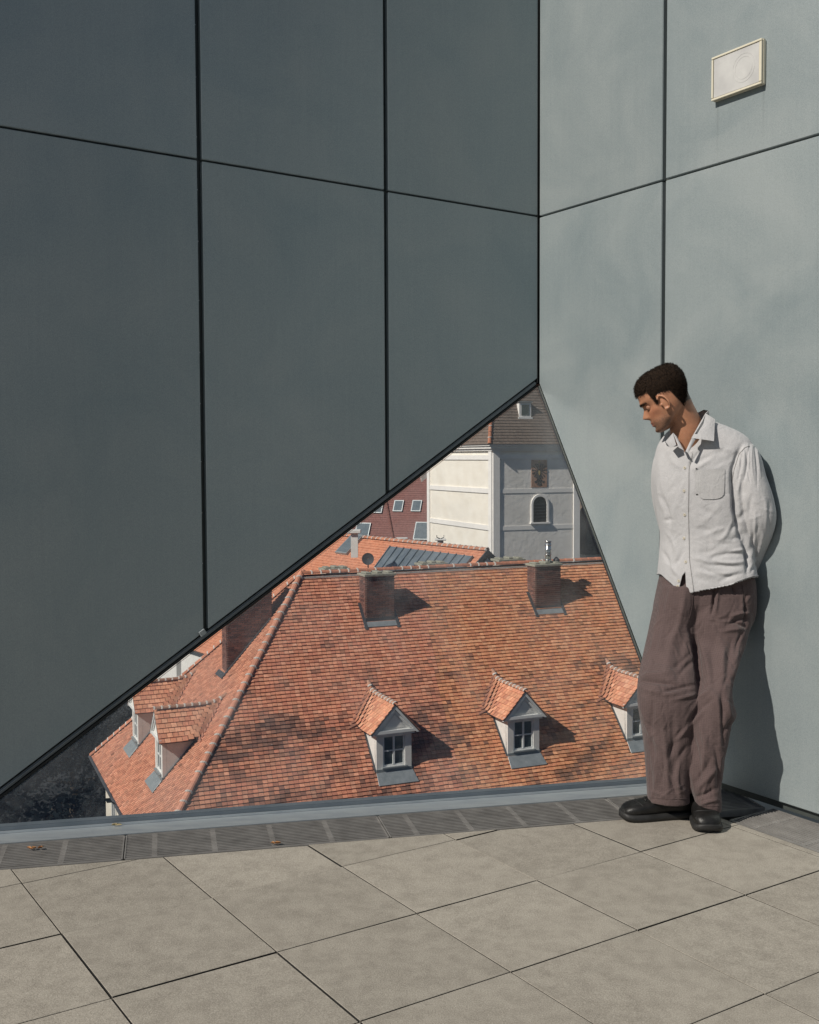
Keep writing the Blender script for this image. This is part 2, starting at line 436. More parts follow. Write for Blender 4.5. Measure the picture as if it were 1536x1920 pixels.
# frames along the window's two sloping edges
Ldir = (G-A).normalized(); Rdir = (X-A).normalized()
gN = gd.cross((A-G)).normalized()
if gN.dot(EYEP-A) < 0: gN = -gN
win = empty('corner_window', (G+X)/2, 'large triangular glass pane set across the wall corner above the sill', 'window')
# perpendicular inside the left wall plane, pointing up from the diagonal
pl = Ldir.cross(nL).normalized()
if pl.z < 0: pl = -pl
b = MB(); b.box(A+pl*.016-nL*.02, Ldir*(G-A).length*1.12, pl*.018, nL*.022); b.build('edge_profile', M['frame'], win, bevel=.006, seg=3)
b = MB(); b.box(A+pl*.001-nL*.02, Ldir*(G-A).length*1.12, pl*.010, nL*.016); b.build('seal', M['dark'], win)
pr = Rdir.cross(nR).normalized()
if pr.dot(uR) < 0: pr = -pr
b = MB(); b.box(A+pr*.002-nR*.02, Rdir*(X-A).length, pr*.009, nR*.024); b.build('edge_profile', M['joint'], win, bevel=.001)
# small steel clamp on the profile under the joint
Pc = on_plane(384, 1190, A, nL)
b = MB(); b.box(Pc+pl*.002+nL*.004-Ldir*.01, Ldir*.03, pl*.026, nL*.006); b.build('clamp', M['lead'], win, bevel=.002)
b = MB(); b.prism([A-gN*.012, G-gN*.012-gd*0, X-gN*.012], gN*.010); b.build('glass_pane', M['glass'], win)
b = MB(); b.box(Cb-nL*.27-nR*.27+Z*(zA+.02), nL*.22, nR*.22, Z*(WALLTOP-zA-.02)); b.box(Cb-nL*.049-nR*.27+Z*(zA+.03), nL*.014, nR*.236, Z*(WALLTOP-zA-.03)); b.build('corner_post', M['dark'], wl)
# vertical corner strip
b = MB(); b.box(A+Vector((0, 0, .02))+uL*.004-nL*.006+uR*.003, uL*.006, uR*.004, Z*(WALLTOP-zA-.02)); b.build('corner_seam', M['dark'], wl)

# loudspeaker ---------------------------------------------------------
q = [dz_of(1343, 191, nR, uR), dz_of(1437, 77, nR, uR)]
d0, d1, z0, z1 = 1.205, 1.475, 2.985, 3.170
spk = empty('wall_speaker', wall_pt(uR, (d0+d1)/2, z0)+nR*.001, 'cream framed rectangular loudspeaker fixed high on the right wall', 'speaker')
b = MB(); fw = .011
O = wall_pt(uR, d0, z0)+nR*.001
b.box(O, uR*(d1-d0), Z*(z1-z0), nR*.020)
M['cream'] = simple('cream_plastic', (.62, .58, .46), (.68, .64, .52), 4, .45)
M['grille'] = simple('perforated_grille', (.42, .42, .42), (.56, .56, .55), 9, .55, bump=.3, bscale=300, bdist=.001)
b.build('housing', M['cream'], spk, bevel=.004, seg=3)
b = MB()
for (a0, a1, c0, c1) in ((0, d1-d0, 0, fw), (0, d1-d0, z1-z0-fw, z1-z0), (0, fw, fw, z1-z0-fw), (d1-d0-fw-.004, d1-d0, fw, z1-z0-fw)):
    b.box(O+uR*(a0+.001)+Z*(c0+.001)+nR*.0205, uR*(a1-a0-.002), Z*(c1-c0-.002), nR*.008)
b.build('rim', M['cream'], spk, bevel=.0015)
b = MB(); b.box(O+uR*(fw+.001)+Z*(fw+.001)+nR*.0206, uR*(d1-d0-2*fw-.006), Z*(z1-z0-2*fw-.002), nR*.0045); gr = b.build('grille', M['grille'], spk, bevel=.001)
b = MB(); cc = O+uR*.175+Z*(z1-z0)*.5+nR*.0253
for r_ in (.045, .058):
    pts = [cc+(uR*math.cos(a)+Z*math.sin(a))*r_ for a in np.linspace(0, 2*math.pi, 33)]
    b.tube(pts, .0006, 6, cap=False)
b.build('cone_ring', M['grille'], spk, smooth=True)

# building body under the terrace
bb = empty('terrace_building', (0, 0, -9), 'building body below the terrace floor', 'building')
b = MB(); b.prism([Vector((-14, -9, -18)), Vector((7, -9, -18)), Vector((4.2, .2, -18)), X-gn*.02+Vector((0, 0, -18)), G-gn*.02+Vector((0, 0, -18)), Vector((-5.2, 2.1, -18)), Vector((-14, -1, -18))], (0, 0, 17.68))
b.build('facade', M['brown_wall'], bb)

# dry leaves
M['dryleaf'] = simple('dry_leaf', (.30, .12, .04), (.42, .22, .09), 40, .8)
M['straw'] = simple('straw', (.42, .33, .17), (.52, .43, .25), 40, .8)
for (px, py, z, lab, mt_) in ((62, 1592, .004, 'curled rusty brown leaf lying on the left end of the drain grate', 'dryleaf'),
                         (512, 1583, .004, 'small pale brown leaf crumb on the middle of the drain grate', 'dryleaf'),
                         (220, 1548, .002, 'wisp of dry straw on the sill below the eave corner', 'straw')):
    P = lvl(px, py, z); b = MB(); rnd = random.Random(px)
    lf = tag(bpy.data.objects.new('dry_leaf', None), lab, 'leaf'); COL.objects.link(lf); lf.location = P
    for k in range(4 if mt_ == 'dryleaf' else 6):
        a = rnd.uniform(0, 6.28); w_ = (Vector((math.cos(a), math.sin(a), 0)) if mt_ == 'dryleaf' else gd.lerp(Vector((math.cos(a), math.sin(a), 0)), .3)); v_ = Vector((-w_.y, w_.x, 0))
        c = P+gd*rnd.uniform(-.02, .03)+Z*.002
        r1, r2 = (rnd.uniform(.008, .016), rnd.uniform(.004, .008)) if mt_ == 'dryleaf' else (.022, .0013)
        vs = [c-w_*r1+Z*.004, c-w_*.3*r1+v_*r2+Z*.008, c+w_*r1+Z*.003, c-w_*.3*r1-v_*r2+Z*.007, c+w_*.2*r1+Z*.0005]
        b.add(vs, [(0, 4, 1), (1, 4, 2), (2, 4, 3), (3, 4, 0)])
        b.add([x_-Z*.0012 for x_ in vs], [(1, 4, 0), (2, 4, 1), (3, 4, 2), (0, 4, 3)])
    b.build('blade', M[mt_], lf)

exec_parts = []
# ------------------------------------------------------------------ the town below
GZ = -18.0
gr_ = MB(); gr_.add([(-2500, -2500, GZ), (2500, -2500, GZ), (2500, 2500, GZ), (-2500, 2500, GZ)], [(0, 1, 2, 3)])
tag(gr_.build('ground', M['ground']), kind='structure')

ZE = EYE-11.78
K1 = lvl(172, 1418, ZE); K2 = lvl(283.5, 1625, ZE)
E_ = (K1-K2).normalized(); V_ = Vector((E_.y, -E_.x, 0))
P0 = at(565, 1078, 40.0)
TR = (P0-K2).dot(E_); SR = (P0-K2).dot(V_); RISE = P0.z-ZE; HW = (K1-K2).length
HL = 29.0
def Hp(s, t, z=0.0): return K2+V_*s+E_*t+Z*(z-0) if z else K2+V_*s+E_*t
def zf(t): return RISE*t/TR           # height of front slope above eave
def zl(v): return RISE*v/SR

TINTS = [(.62, .285, .18), (.58, .25, .155), (.65, .32, .21), (.55, .225, .14), (.61, .275, .17), (.52, .215, .14)]
def tint_front(P, u, w, rnd):
    c = list(rnd.choice(TINTS))
    k = rnd.uniform(.90, 1.10)
    # older, lichen stained tiles in drifts low on the slope
    d = .75*noise.noise(Vector((u*.30, w*.75, 3.1)))+.75*noise.noise(Vector((u*1.5, w*2.4, 9.0)))
    low = min(1, max(0, (6.6-w)/3.0))*min(1, max(0, (w+1.5)/2.2))*(1.15 if u < 11 else .75)
    f = d*1.0+low*.50+rnd.gauss(0, .18)-.16
    g = noise.noise(Vector((u*.22, w*.07, 20)))
    if g+min(.25, (u-11)*.05) > .16: c = [c[0]*1.03, c[1]*1.07, c[2]*.92]
    if f > .13:
        m_ = min(.85, (f-.13)*1.1); c = [c[0]*(1-m_)+.115*m_, c[1]*(1-m_)+.07*m_, c[2]*(1-m_)+.058*m_]
    if rnd.random() < .03: k *= .62
    return [x*k for x in c]
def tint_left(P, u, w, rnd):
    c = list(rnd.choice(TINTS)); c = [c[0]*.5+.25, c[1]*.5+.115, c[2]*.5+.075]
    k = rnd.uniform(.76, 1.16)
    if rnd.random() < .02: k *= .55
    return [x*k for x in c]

def tile_shape(o, a, w, n, wd, ex, rnd, lift=.040, th=.030, gap=.035):
    """eight corners of one flat clay tile: o lower left corner on the roof plane"""
    g = wd*gap; r1 = rnd.uniform(-.006, .006); dz = rnd.uniform(0, .007); dx = rnd.uniform(-.004, .004)
    A0 = o+a*(g+dx)+w*(r1); B0 = o+a*(wd-g+dx)+w*(r1+rnd.uniform(-.005, .005))
    A1 = o+a*(g+dx)+w*(ex+.02); B1 = o+a*(wd-g+dx)+w*(ex+.02)
    lo = lift+dz; hi = .006
    return [A0+n*(lo-th), B0+n*(lo-th), B1+n*(hi-.004), A1+n*(hi-.004), A0+n*lo, B0+n*lo, B1+n*hi, A1+n*hi]
TF = [(4, 5, 6, 7), (0, 1, 5, 4), (1, 2, 6, 5), (3, 0, 4, 7)]
WTRI = [(1010, 735), (1262, 1455), (-60, 1556)]
def in_win(px, py):
    s = []
    for i in range(3):
        x1, y1 = WTRI[i]; x2, y2 = WTRI[(i+1) % 3]
        s.append((x2-x1)*(py-y1)-(y2-y1)*(px-x1))
    return all(q > 0 for q in s) or all(q < 0 for q in s)
tile_unit = None
def tile_field(roof, O, a, w, n, lo, hi, slope_len, ex, wd, tint, npart, rnd, lift=.044, name='roof_tile', skip=None, gap=.035):
    vs, fs, cols = [], [], []
    cand = []
    rows = int(slope_len/ex)
    for r in range(rows):
        y = r*ex; l0, l1 = lo(y+ex*.5), hi(y+ex*.5)
        x = l0-(r % 2)*wd*.5-rnd.uniform(0, .01)
        while x < l1:
            xc = x+wd*.5
            if xc > l0-.02 and xc < l1+.02 and not (skip and skip(xc, y)):
                o = O+a*x+w*y+n*(.006*noise.noise(Vector((x*.5, y*.5, 1))))
                cand.append((o, tint(o, xc, y, rnd)))
            x += wd
    vis = []
    for k, (o, c) in enumerate(cand):
        q = to_px(np.array([[o.x, o.y, o.z]]))[0]
        if in_win(q[0], q[1]) and not (q[0] > 1190 and q[1] > 1150): vis.append((q[1]*0+(o.y), k))
    vis.sort(); single = set(k for _, k in vis[:npart])
    # joined remainder
    V = []; C = []
    Fs = []
    for k, (o, c) in enumerate(cand):
        if k in single: continue
        b0 = len(V); V += tile_shape(o, a, w, n, wd, ex, rnd, lift, gap=gap)
        Fs += [tuple(b0+i for i in f) for f in TF]; C += [c]*8
    if V:
        me = bpy.data.meshes.new(name+'_field'); me.from_pydata(V, [], Fs); me.update()
        at_ = me.color_attributes.new('tint', 'FLOAT_COLOR', 'POINT')
        at_.data.foreach_set('color', np.c_[np.array(C), np.ones(len(C))].astype('f').ravel())
        o_ = link(name+'_field', me, roof, M['tile_f']); o_['kind'] = 'stuff'
    # single tiles: three shared meshes
    Bz = Matrix((a, w, n)).transposed()
    shared = []
    for q in range(3):
        vs = tile_shape(Vector((0, 0, 0)), Vector((1, 0, 0)), Vector((0, 1, 0)), Vector((0, 0, 1)), wd, ex, rnd, lift)
        me = bpy.data.meshes.new(name); me.from_pydata(vs, [], TF+[(0, 3, 2, 1)]); me.materials.append(M['tile_o']); shared.append(me)
    rl = root_loc(roof)
    for k in sorted(single):
        o, c = cand[k]
        t = bpy.data.objects.new(name, rnd.choice(shared)); COL.objects.link(t); t.parent = roof
        t.matrix_local = Matrix.Translation(o-rl) @ Bz.to_4x4(); t.color = (*c, 1)
def root_loc(o):
    return o.matrix_basis.translation.copy()+(root_loc(o.parent) if o.parent else Vector())

# ridge tiles
def ridge_mesh(L, r):
    b = MB(); n = 7; vs = []
    for x, rr in ((0, r*1.08), (L*1.06, r*.92)):
        for k in range(n):
            a = math.pi*k/(n-1); vs.append((x, rr*math.cos(a)*1.0, rr*math.sin(a)*.95))
    for k in range(n):
        a = math.pi*k/(n-1); vs.append((0, (r*1.08-.018)*math.cos(a), (r*1.08-.018)*math.sin(a)*.95))
    fs = [(k, k+1, n+k+1, n+k) for k in range(n-1)]+[(2*n+k, 2*n+k+1, k+1, k) for k in range(n-1)]
    me = bpy.data.meshes.new('ridge_tile'); me.from_pydata(vs, [], [f[::-1] for f in fs]); me.update()
    me.materials.append(M['tile_o']); return me
def mortar_mesh(r):
    vs = []; n = 7
    for x, rr in ((-.02, r*1.0), (0.0, r*1.17), (.03, r*1.17), (.05, r*1.02)):
        for k in range(n):
            a = math.pi*k/(n-1); j = 1+.05*math.sin(k*2.1+x*40)
            vs.append((x+.01*math.sin(k*1.7), rr*math.cos(a)*j, rr*math.sin(a)*.95*j))
    fs = [(q*n+k, (q+1)*n+k, (q+1)*n+k+1, q*n+k+1) for q in range(3) for k in range(n-1)]
    me = bpy.data.meshes.new('mortar'); me.from_pydata(vs, [], fs); me.update(); me.materials.append(M['mortar']); return me
RM = ridge_mesh(.36, .115); RMM = mortar_mesh(.115)
RMs = ridge_mesh(.26, .085); RMMs = mortar_mesh(.085)
def ridge_line(roof, pts, L, me, mm, rnd, mort=.9, base=(.50, .215, .135)):
    """lay ridge tiles along a 3-D polyline, from low to high"""
    rl = root_loc(roof); d = 0; segs = [(pts[i], pts[i+1]) for i in range(len(pts)-1)]
    tot = sum((q-p).length for p, q in segs)
    while d < tot-L*.5:
        r = d; 
        for p, q in segs:
            if r <= (q-p).length: break
            r -= (q-p).length
        u = (q-p).normalized(); o = p+u*r
        y = Z.cross(u).normalized(); z = u.cross(y)
        Mx = Matrix((u, y, z)).transposed().to_4x4()
        j = Matrix.Rotation(rnd.uniform(-.03, .03), 4, 'Z')
        for m_ in (me, mm):
            if m_ is mm and rnd.random() > mort: continue
            t = bpy.data.objects.new('ridge_tile' if m_ is me else 'ridge_mortar', m_); COL.objects.link(t); t.parent = roof
            t.matrix_local = Matrix.Translation(o-rl) @ Mx @ j
            k = rnd.uniform(.8, 1.15); t.color = (base[0]*k, base[1]*k, base[2]*k, 1)
        d += L

rnd = random.Random(3)
house = empty('tiled_house', Hp(10, TR, 0), 'large house with orange clay tiled hipped roof, dormers and brick chimneys seen through the window', 'house')
# walls
b = MB(); b.box(Hp(.45, .45)+Z*(GZ-ZE), V_*(HL-.9), E_*(HW-.9), Z*(ZE-GZ-.08)); b.build('wall', M['plaster_c'], house)
# underlay
Pn = [Hp(0, 0), Hp(HL, 0), Hp(HL, HW), Hp(0, HW), Hp(SR, TR)+Z*RISE, Hp(HL, TR)+Z*RISE]
b = MB(); b.add(Pn, [(0, 1, 5, 4), (3, 0, 4), (2, 3, 4, 5), (1, 2, 5), (0, 3, 2, 1)])
roof = b.build('roof', M['roofbase'], house)
wF = (E_*TR+Z*RISE).normalized(); nF = V_.cross(wF).normalized(); 
if nF.z < 0: nF = -nF
slF = math.hypot(TR, RISE)
hipk = SR/slF
tile_field(roof, Hp(0, 0), V_, wF, nF, lambda y: y*hipk, lambda y: 23.5, slF-.05, .140, .168, tint_front, 300, rnd)
wLf = (V_*SR+Z*RISE).normalized(); nLf = wLf.cross(E_).normalized()
if nLf.z < 0: nLf = -nLf
slL = math.hypot(SR, RISE)
# left slope: along -E_ so that it is right handed
tile_field(roof, Hp(0, 0), E_, wLf, nLf, lambda y: y*TR/slL, lambda y: HW-y*(HW-TR)/slL, slL-.05, .140, .168, tint_left, 0, rnd, lift=.042, name='side_tile', gap=.085)
# ridge and hips
ridge_line(roof, [Hp(0, 0)+Z*.03, Hp(SR*.5, TR*.5)+Z*(RISE*.5+.0), Hp(SR, TR)+Z*(RISE+.03)], .36, RM, RMM, rnd, .95, base=(.56, .26, .175))
ridge_line(roof, [Hp(0, HW)+Z*.03, Hp(SR, TR)+Z*(RISE+.03)], .36, RM, RMM, rnd, .9)
ridge_line(roof, [Hp(SR, TR)+Z*(RISE+.03), Hp(HL, TR)+Z*(RISE+.03)], .36, RM, RMM, rnd, .5)
b = MB(); b.box(Hp(SR-.2, TR-.17)+Z*(RISE-.14), V_*(HL-SR), E_*.34, Z*.07); b.build('ridge_bedding', M['mortar'], roof)
# gutters
b = MB(); b.tube([Hp(-.06, -.1)-Z*.03, Hp(-.06, HW+.1)-Z*.03], .065, 8); b.build('gutter', M['leadd'], house)
b = MB(); b.tube([Hp(-.1, -.06)-Z*.03, Hp(HL, -.06)-Z*.03], .065, 8); b.build('gutter', M['leadd'], house)
b = MB(); b.box(Hp(.0, .0)-Z*.10, V_*.5, E_*HW, Z*.05); b.build('soffit', M['wood'], house)

# windows in the side wall under the eave
def wall_window(root, c, a, n, w, h, parts=True, mat_='pane'):
    """c lower centre on the wall, a along, n outwards"""
    f = MB(); t_ = .07
    f.box(c-a*w/2+n*.002, a*w, n*.06, Z*t_); f.box(c-a*w/2+n*.002+Z*(h-t_), a*w, n*.06, Z*t_)
    f.box(c-a*w/2+n*.002+Z*(t_+.001), a*t_, n*.06, Z*(h-2*t_-.002)); f.box(c+a*(w/2-t_)+n*.002+Z*(t_+.001), a*t_, n*.06, Z*(h-2*t_-.002))
    f.box(c-a*.03+n*.004+Z*(t_+.001), a*.06, n*.05, Z*(h-2*t_-.002))
    W_ = f.build('window', M['wood'], root)
    p = MB(); p.box(c-a*(w/2-t_-.001)+n*.003+Z*(t_+.001), a*(w-2*t_-.002), n*.02, Z*(h-2*t_-.002)); p.build('pane', M[mat_], W_)
    return W_
for e_ in (2.2, 4.8, 7.4, 10.0):
    wall_window(house, Hp(.45, e_)+Z*(-2.35), E_, -V_, .95, 1.5)

# dormers ---------------------------------------------------------------
def brick_tint(rnd, dark=1.0):
    c = rnd.choice([(.17, .080, .062), (.14, .065, .052), (.20, .10, .08), (.10, .052, .045), (.17, .09, .075)])
    k = rnd.uniform(.8, 1.15)*dark; return (c[0]*k, c[1]*k, c[2]*k, 1)
def dormer(name_root, ctr, i0, al, inn, base_fn, rnd, label=None):
    """ctr along, i0 inward position of the front; base_fn(i) roof height above the eave"""
    O = K2+Z*0
    def P(a, i, z): return O+al*(ctr+a)+inn*i+Z*z
    zb = base_fn(i0); HWD = .62; H = 1.34; zt = zb+H; AP = .88
    inv = {}
    def i_at(z): return (z/RISE)*(TR if inn is E_ else SR)
    d = empty('dormer', P(0, i0, zb)-root_loc(house)); d.parent = house
    if label: d['label'] = label
    # front wall around the window opening
    ow, oz0, oz1 = .39, .20, 1.22
    f = MB(); th = inn*.14
    f.box(P(-HWD, i0, zb-.1), al*(HWD-ow), th, Z*(H+.1)); f.box(P(ow, i0, zb-.1), al*(HWD-ow), th, Z*(H+.1))
    f.box(P(-ow, i0, zb-.1), al*2*ow, th, Z*(oz0+.1)); f.box(P(-ow, i0, zb+oz1), al*2*ow, th, Z*(H-oz1))
    f.build('front_wall', M['plaster'], d)
    # cheeks
    for sgn in (-1, 1):
        c = MB(); a0 = sgn*HWD
        c.prism([P(a0, i0+.145, base_fn(i0)-.15), P(a0, i0+.145, zt), P(a0, i_at(zt)+.2, zt), P(a0, i_at(zt-1.3), zt-1.5)], al*(-sgn*.1))
        c.build('cheek', M['plaster'], d)
        c = MB()
        sd_ = (inn*(i_at(zt)-i0)+Z*(zt-zb)); 
        c.box(P(a0+sgn*.002, i0-.02, zb+.0), sd_, al*sgn*.06, Z*.07); c.build('side_flashing', M['leadd'], d)
    # pediment
    g = MB(); g.prism([P(-.80, i0-.05, zt), P(.80, i0-.05, zt), P(0, i0-.05, zt+AP-.05)], inn*.16); g.build('gable', M['plaster'], d)
    g = MB(); g.prism([P(-.36, i0-.058, zt+.13), P(.36, i0-.058, zt+.13), P(0, i0-.058, zt+.13+.43)], inn*.007); g.build('gable_field', M['plaster_g'], d)
    g = MB()
    for sgn in (-1, 1):
        q0 = P(sgn*.86, i0-.13, zt-.06); q1 = P(0, i0-.13, zt+AP)
        g.prism([q0, q1, q1-Z*.13, q0-Z*.0+al*(-sgn*.10)-Z*.0], inn*.078)
        g.prism([P(sgn*.62, i0-.085, zt+.10), P(0, i0-.085, zt+AP-.17), P(0, i0-.085, zt+AP-.25), P(sgn*.50, i0-.085, zt+.10)], inn*.03)
    g.box(P(-.82, i0-.12, zt-.03), al*1.64, inn*.065, Z*.10); g.box(P(-.70, i0-.07, zt-.10), al*1.4, inn*.065, Z*.065)
    g.build('moulding', M['wood'], d)
    # window
    fr = MB(); zc0, zc1 = zb+oz0, zb+oz1; y0 = i0+.03
    tw = .055
    fr.box(P(-ow+.001, y0, zc0+.001), al*(2*ow-.002), inn*.06, Z*tw); fr.box(P(-ow+.001, y0, zc1-tw-.001), al*(2*ow-.002), inn*.06, Z*tw)
    for a_ in (-ow+.001, ow-tw-.001): fr.box(P(a_, y0, zc0+tw+.002), al*tw, inn*.06, Z*(zc1-zc0-2*tw-.004))
    fr.box(P(-.035, y0-.008, zc0+tw+.002), al*.07, inn*.06, Z*(zc1-zc0-2*tw-.004))
    zm = (zc0+zc1)/2
    for a_ in (-ow+tw+.001, .036): fr.box(P(a_, y0, zm-.02), al*(ow-tw-.037), inn*.05, Z*.04)
    fr.build('window_frame', M['wood'], d)
    fr = MB(); fr.box(P(-ow-.05, i0-.09, zc0-.05), al*(2*ow+.1), inn*.085, Z*.045); fr.build('window_ledge', M['lead'], d)
    for a_ in (-ow+tw+.001, .036):
        for z0_, z1_ in ((zc0+tw+.002, zm-.021), (zm+.021, zc1-tw-.002)):
            p = MB(); p.box(P(a_, y0+.025, z0_), al*(ow-tw-.037), inn*.012, Z*(z1_-z0_)); p.build('pane', M['pane'], d)
    # zinc apron
    ap = MB(); dw = (inn*TR+Z*RISE).normalized() if inn is E_ else (inn*SR+Z*RISE).normalized()
    nn = nF if inn is E_ else nLf
    o1 = P(-HWD-.02, i0, zb)+nn*.05; o2 = P(HWD+.02, i0, zb)+nn*.05
    ap.prism([o1, o2, o2-dw*.46+al*.10, o1-dw*.46-al*.03], nn*.012)
    ap.box(P(-HWD-.01, i0-.03, zb-.06), al*(2*HWD+.02), inn*.028, Z*.2)
    ap.build('apron', M['lead'], d, bevel=.004)
    # roof slopes with single tiles
    for sgn in (-1, 1):
        ev = P(sgn*.86, i0-.14, zt-.03); apx = P(0, i0-.14, zt+AP+.03)
        up = (apx-ev); sl_len = up.length; up.normalize()
        nn2 = up.cross(inn).normalized()
        if nn2.z < 0: nn2 = -nn2
        bk = MB(); ie, ia = i_at(zt-.03)+.3, i_at(zt+AP)+.12
        bk.prism([ev, apx, P(0, ia, zt+AP+.03), P(sgn*.86, ie, zt-.03)], -nn2*.03)
        bk.build('roof_deck', M['roofbase'], d)
        rows = 7; exr = sl_len/rows
        for r in range(rows):
            zr = zt-.03+(AP+.06)*(r+.5)/rows
            L_ = i_at(zr)+.10-(i0-.14); nt_ = max(2, int(L_/.19)); 
            off = -.5 if r % 2 else 0
            k = 0
            while True:
                x0 = max(0, (k+off)*.19); x1 = min(L_, (k+1+off)*.19); k += 1
                if x0 >= L_-.02: break
                if x1-x0 < .03: continue
                # tiles kick up a little where the little roof sweeps into the main one
                sw = max(0, (x1-(L_-.7))/.7)**2*.16
                o_ = ev+inn*x0+up*(r*exr)+Z*sw
                wd = x1-x0
                me = dormer_tile_mesh(round(wd, 2), exr, sgn)
                t = bpy.data.objects.new('roof_tile', me); COL.objects.link(t); t.parent = d
                ax = inn if True else -inn
                n3 = nn2
                Mx = Matrix((inn, up, n3)).transposed().to_4x4()
                t.matrix_local = Matrix.Translation(o_-root_loc(d)) @ Mx @ Matrix.Rotation(sw*.9, 4, 'X')
                c = rnd.choice(TINTS); kk = rnd.uniform(.85, 1.12)*(1-.35*min(1, sw*6)); t.color = (c[0]*kk*1.14, c[1]*kk*1.22, c[2]*kk*1.2, 1)
    pts = [P(0, i0-.14, zt+AP+.05), P(0, i_at(zt+AP)-.55, zt+AP+.06), P(0, i_at(zt+AP)-.05, zt+AP+.11), P(0, i_at(zt+AP)+.22, zt+AP+.27)]
    ridge_line(d, pts, .25, RMs, RMMs, rnd, 1.0, base=(.42, .24, .17))
    # valley: swept dark tile ends either side
    for sgn in (-1, 1):
        v_ = MB()
        for k in range(9):
            f_ = k/8; zz = zt-.03+(AP+.12)*f_; aa = sgn*.86*(1-f_)
            i_ = i_at(zz)
            q = P(aa, i_-.05, zz+.02); tip = q+al*sgn*(.30-.1*f_)-Z*.06+inn*.0; tip2 = P(aa, i_-.28, zz-.02+.04)
            v_.prism([q, tip, tip+(nF if inn is E_ else nLf)*.05, q+Z*.07], (inn*.055+Z*.055))
        w_ = v_.build('valley_tile', M['tile_v'], d); w_['kind'] = 'stuff'
    return d
M['tile_v'] = simple('valley_clay', (.44, .19, .12), (.22, .11, .08), 5, .85)
_dt = {}
def dormer_tile_mesh(wd, ex, sgn):
    key = (wd, round(ex, 3), sgn)
    if key not in _dt:
        vs = tile_shape(Vector((0, 0, 0)), Vector((1, 0, 0)), Vector((0, 1, 0)), Vector((0, 0, 1)), wd, ex, random.Random(int(wd*100)), .034, .02)
        fs = TF+[(0, 3, 2, 1)]
        me = bpy.data.meshes.new('roof_tile'); me.from_pydata(vs, [], fs); me.materials.append(M['tile_o']); _dt[key] = me
    return _dt[key]
for cs in (8.14, 12.98, 17.85):
    dormer(house, cs, 1.30, V_, E_, lambda i: zf(i), rnd)
for ce in (4.65, 9.2):
    dormer(house, ce, 1.12, E_, V_, lambda i: zl(i), rnd)

# chimneys -----------------------------------------------------------------
BM = None
def brick_mesh():
    b = MB(); b.box((0, 0, 0), (1, 0, 0), (0, 1, 0), (0, 0, 1)); me = b.mesh('brick'); me.materials.append(M['brick']); return me
BM = brick_mesh()
def chimney(s0, s1, t0, t1, zt, rnd, base, pots=True, bricks=True, faces='flrb', label=None, cap_t=.09):
    c = empty('chimney', Hp(s0, t0)+Z*base(s0, t0)-root_loc(house)); c.parent = house
    if label: c['label'] = label
    b = MB(); zlo = min(base(s, t) for s in (s0, s1) for t in (t0, t1))-.2
    b.box(Hp(s0+.006, t0+.006)+Z*zlo, V_*(s1-s0-.012), E_*(t1-t0-.012), Z*(zt-zlo)); b.build('core', M['mortar_d'], c)
    rl = root_loc(c)
    if bricks:
        nc = int((zt-zlo)/.077)
        for (fo, ax, nrm, L) in ((Hp(s0, t0), V_, -E_, s1-s0), (Hp(s0, t0), E_, -V_, t1-t0), (Hp(s1, t0), E_, V_, t1-t0)):
            if nrm == -E_ and 'f' not in faces: continue
            Bx = Matrix((ax, nrm, Z)).transposed().to_4x4()
            for r in range(nc):
                z = zt-(r+1)*.077
                x = -(.125 if r % 2 else 0)
                while x < L-.02:
                    x0 = max(0.0, x)+.005; x1 = min(L, x+.25)-.009
                    if x1-x0 > .03:
                        pc = fo+ax*(x0+x1)/2; ss, tt = (pc-K2).dot(V_), (pc-K2).dot(E_)
                        if z > base(ss, tt)-.05:
                            t = bpy.data.objects.new('brick', BM); COL.objects.link(t); t.parent = c
                            t.matrix_local = Matrix.Translation(fo+ax*x0+Z*(z+.008)+nrm*.0-rl) @ Bx @ Matrix.Diagonal((x1-x0, -(.012+rnd.uniform(0, .006)) if False else .020+rnd.uniform(0, .006), .060, 1))
                            t.color = brick_tint(rnd)
                    x += .25
    b = MB(); ov = .07
    b.box(Hp(s0-ov, t0-ov)+Z*zt, V_*(s1-s0+2*ov), E_*(t1-t0+2*ov), Z*cap_t); b.build('cap', M['concrete'], c, bevel=.012)
    if pots:
        p = MB()
        for k in range(3):
            a = s0+.12+(s1-s0-.24)*k/2.0
            p.box(Hp(a-.09, t0+.06)+Z*(zt+cap_t+.001), V_*.2, E_*(t1-t0-.12), Z*(.055+.02*k % .04))
        p.build('cap_stone', M['concrete'], c, bevel=.015)
    # flashing
    f = MB(); zb = base(s0, t0)
    f.box(Hp(s0-.03, t0-.035)+Z*(base(s0, t0)-.05), V_*(s1-s0+.06), E_*.03, Z*.17)
    f.build('flashing', M['leadd'], c)
    return c
bf = lambda s, t: zf(t)
bl = lambda s, t: zl(s)
ztop = RISE-.02
c1 = chimney(8.70, 9.80, 5.22, 5.85, ztop+.0, rnd, bf)
c2 = chimney(15.72, 16.82, 5.24, 5.87, ztop+.05, rnd, bf)
c4 = chimney(21.3, 22.4, 5.1, 5.75, ztop+.05, rnd, bf)
c3 = chimney(3.82, 5.45, 6.12, 6.78, ztop+.12, rnd, bl)
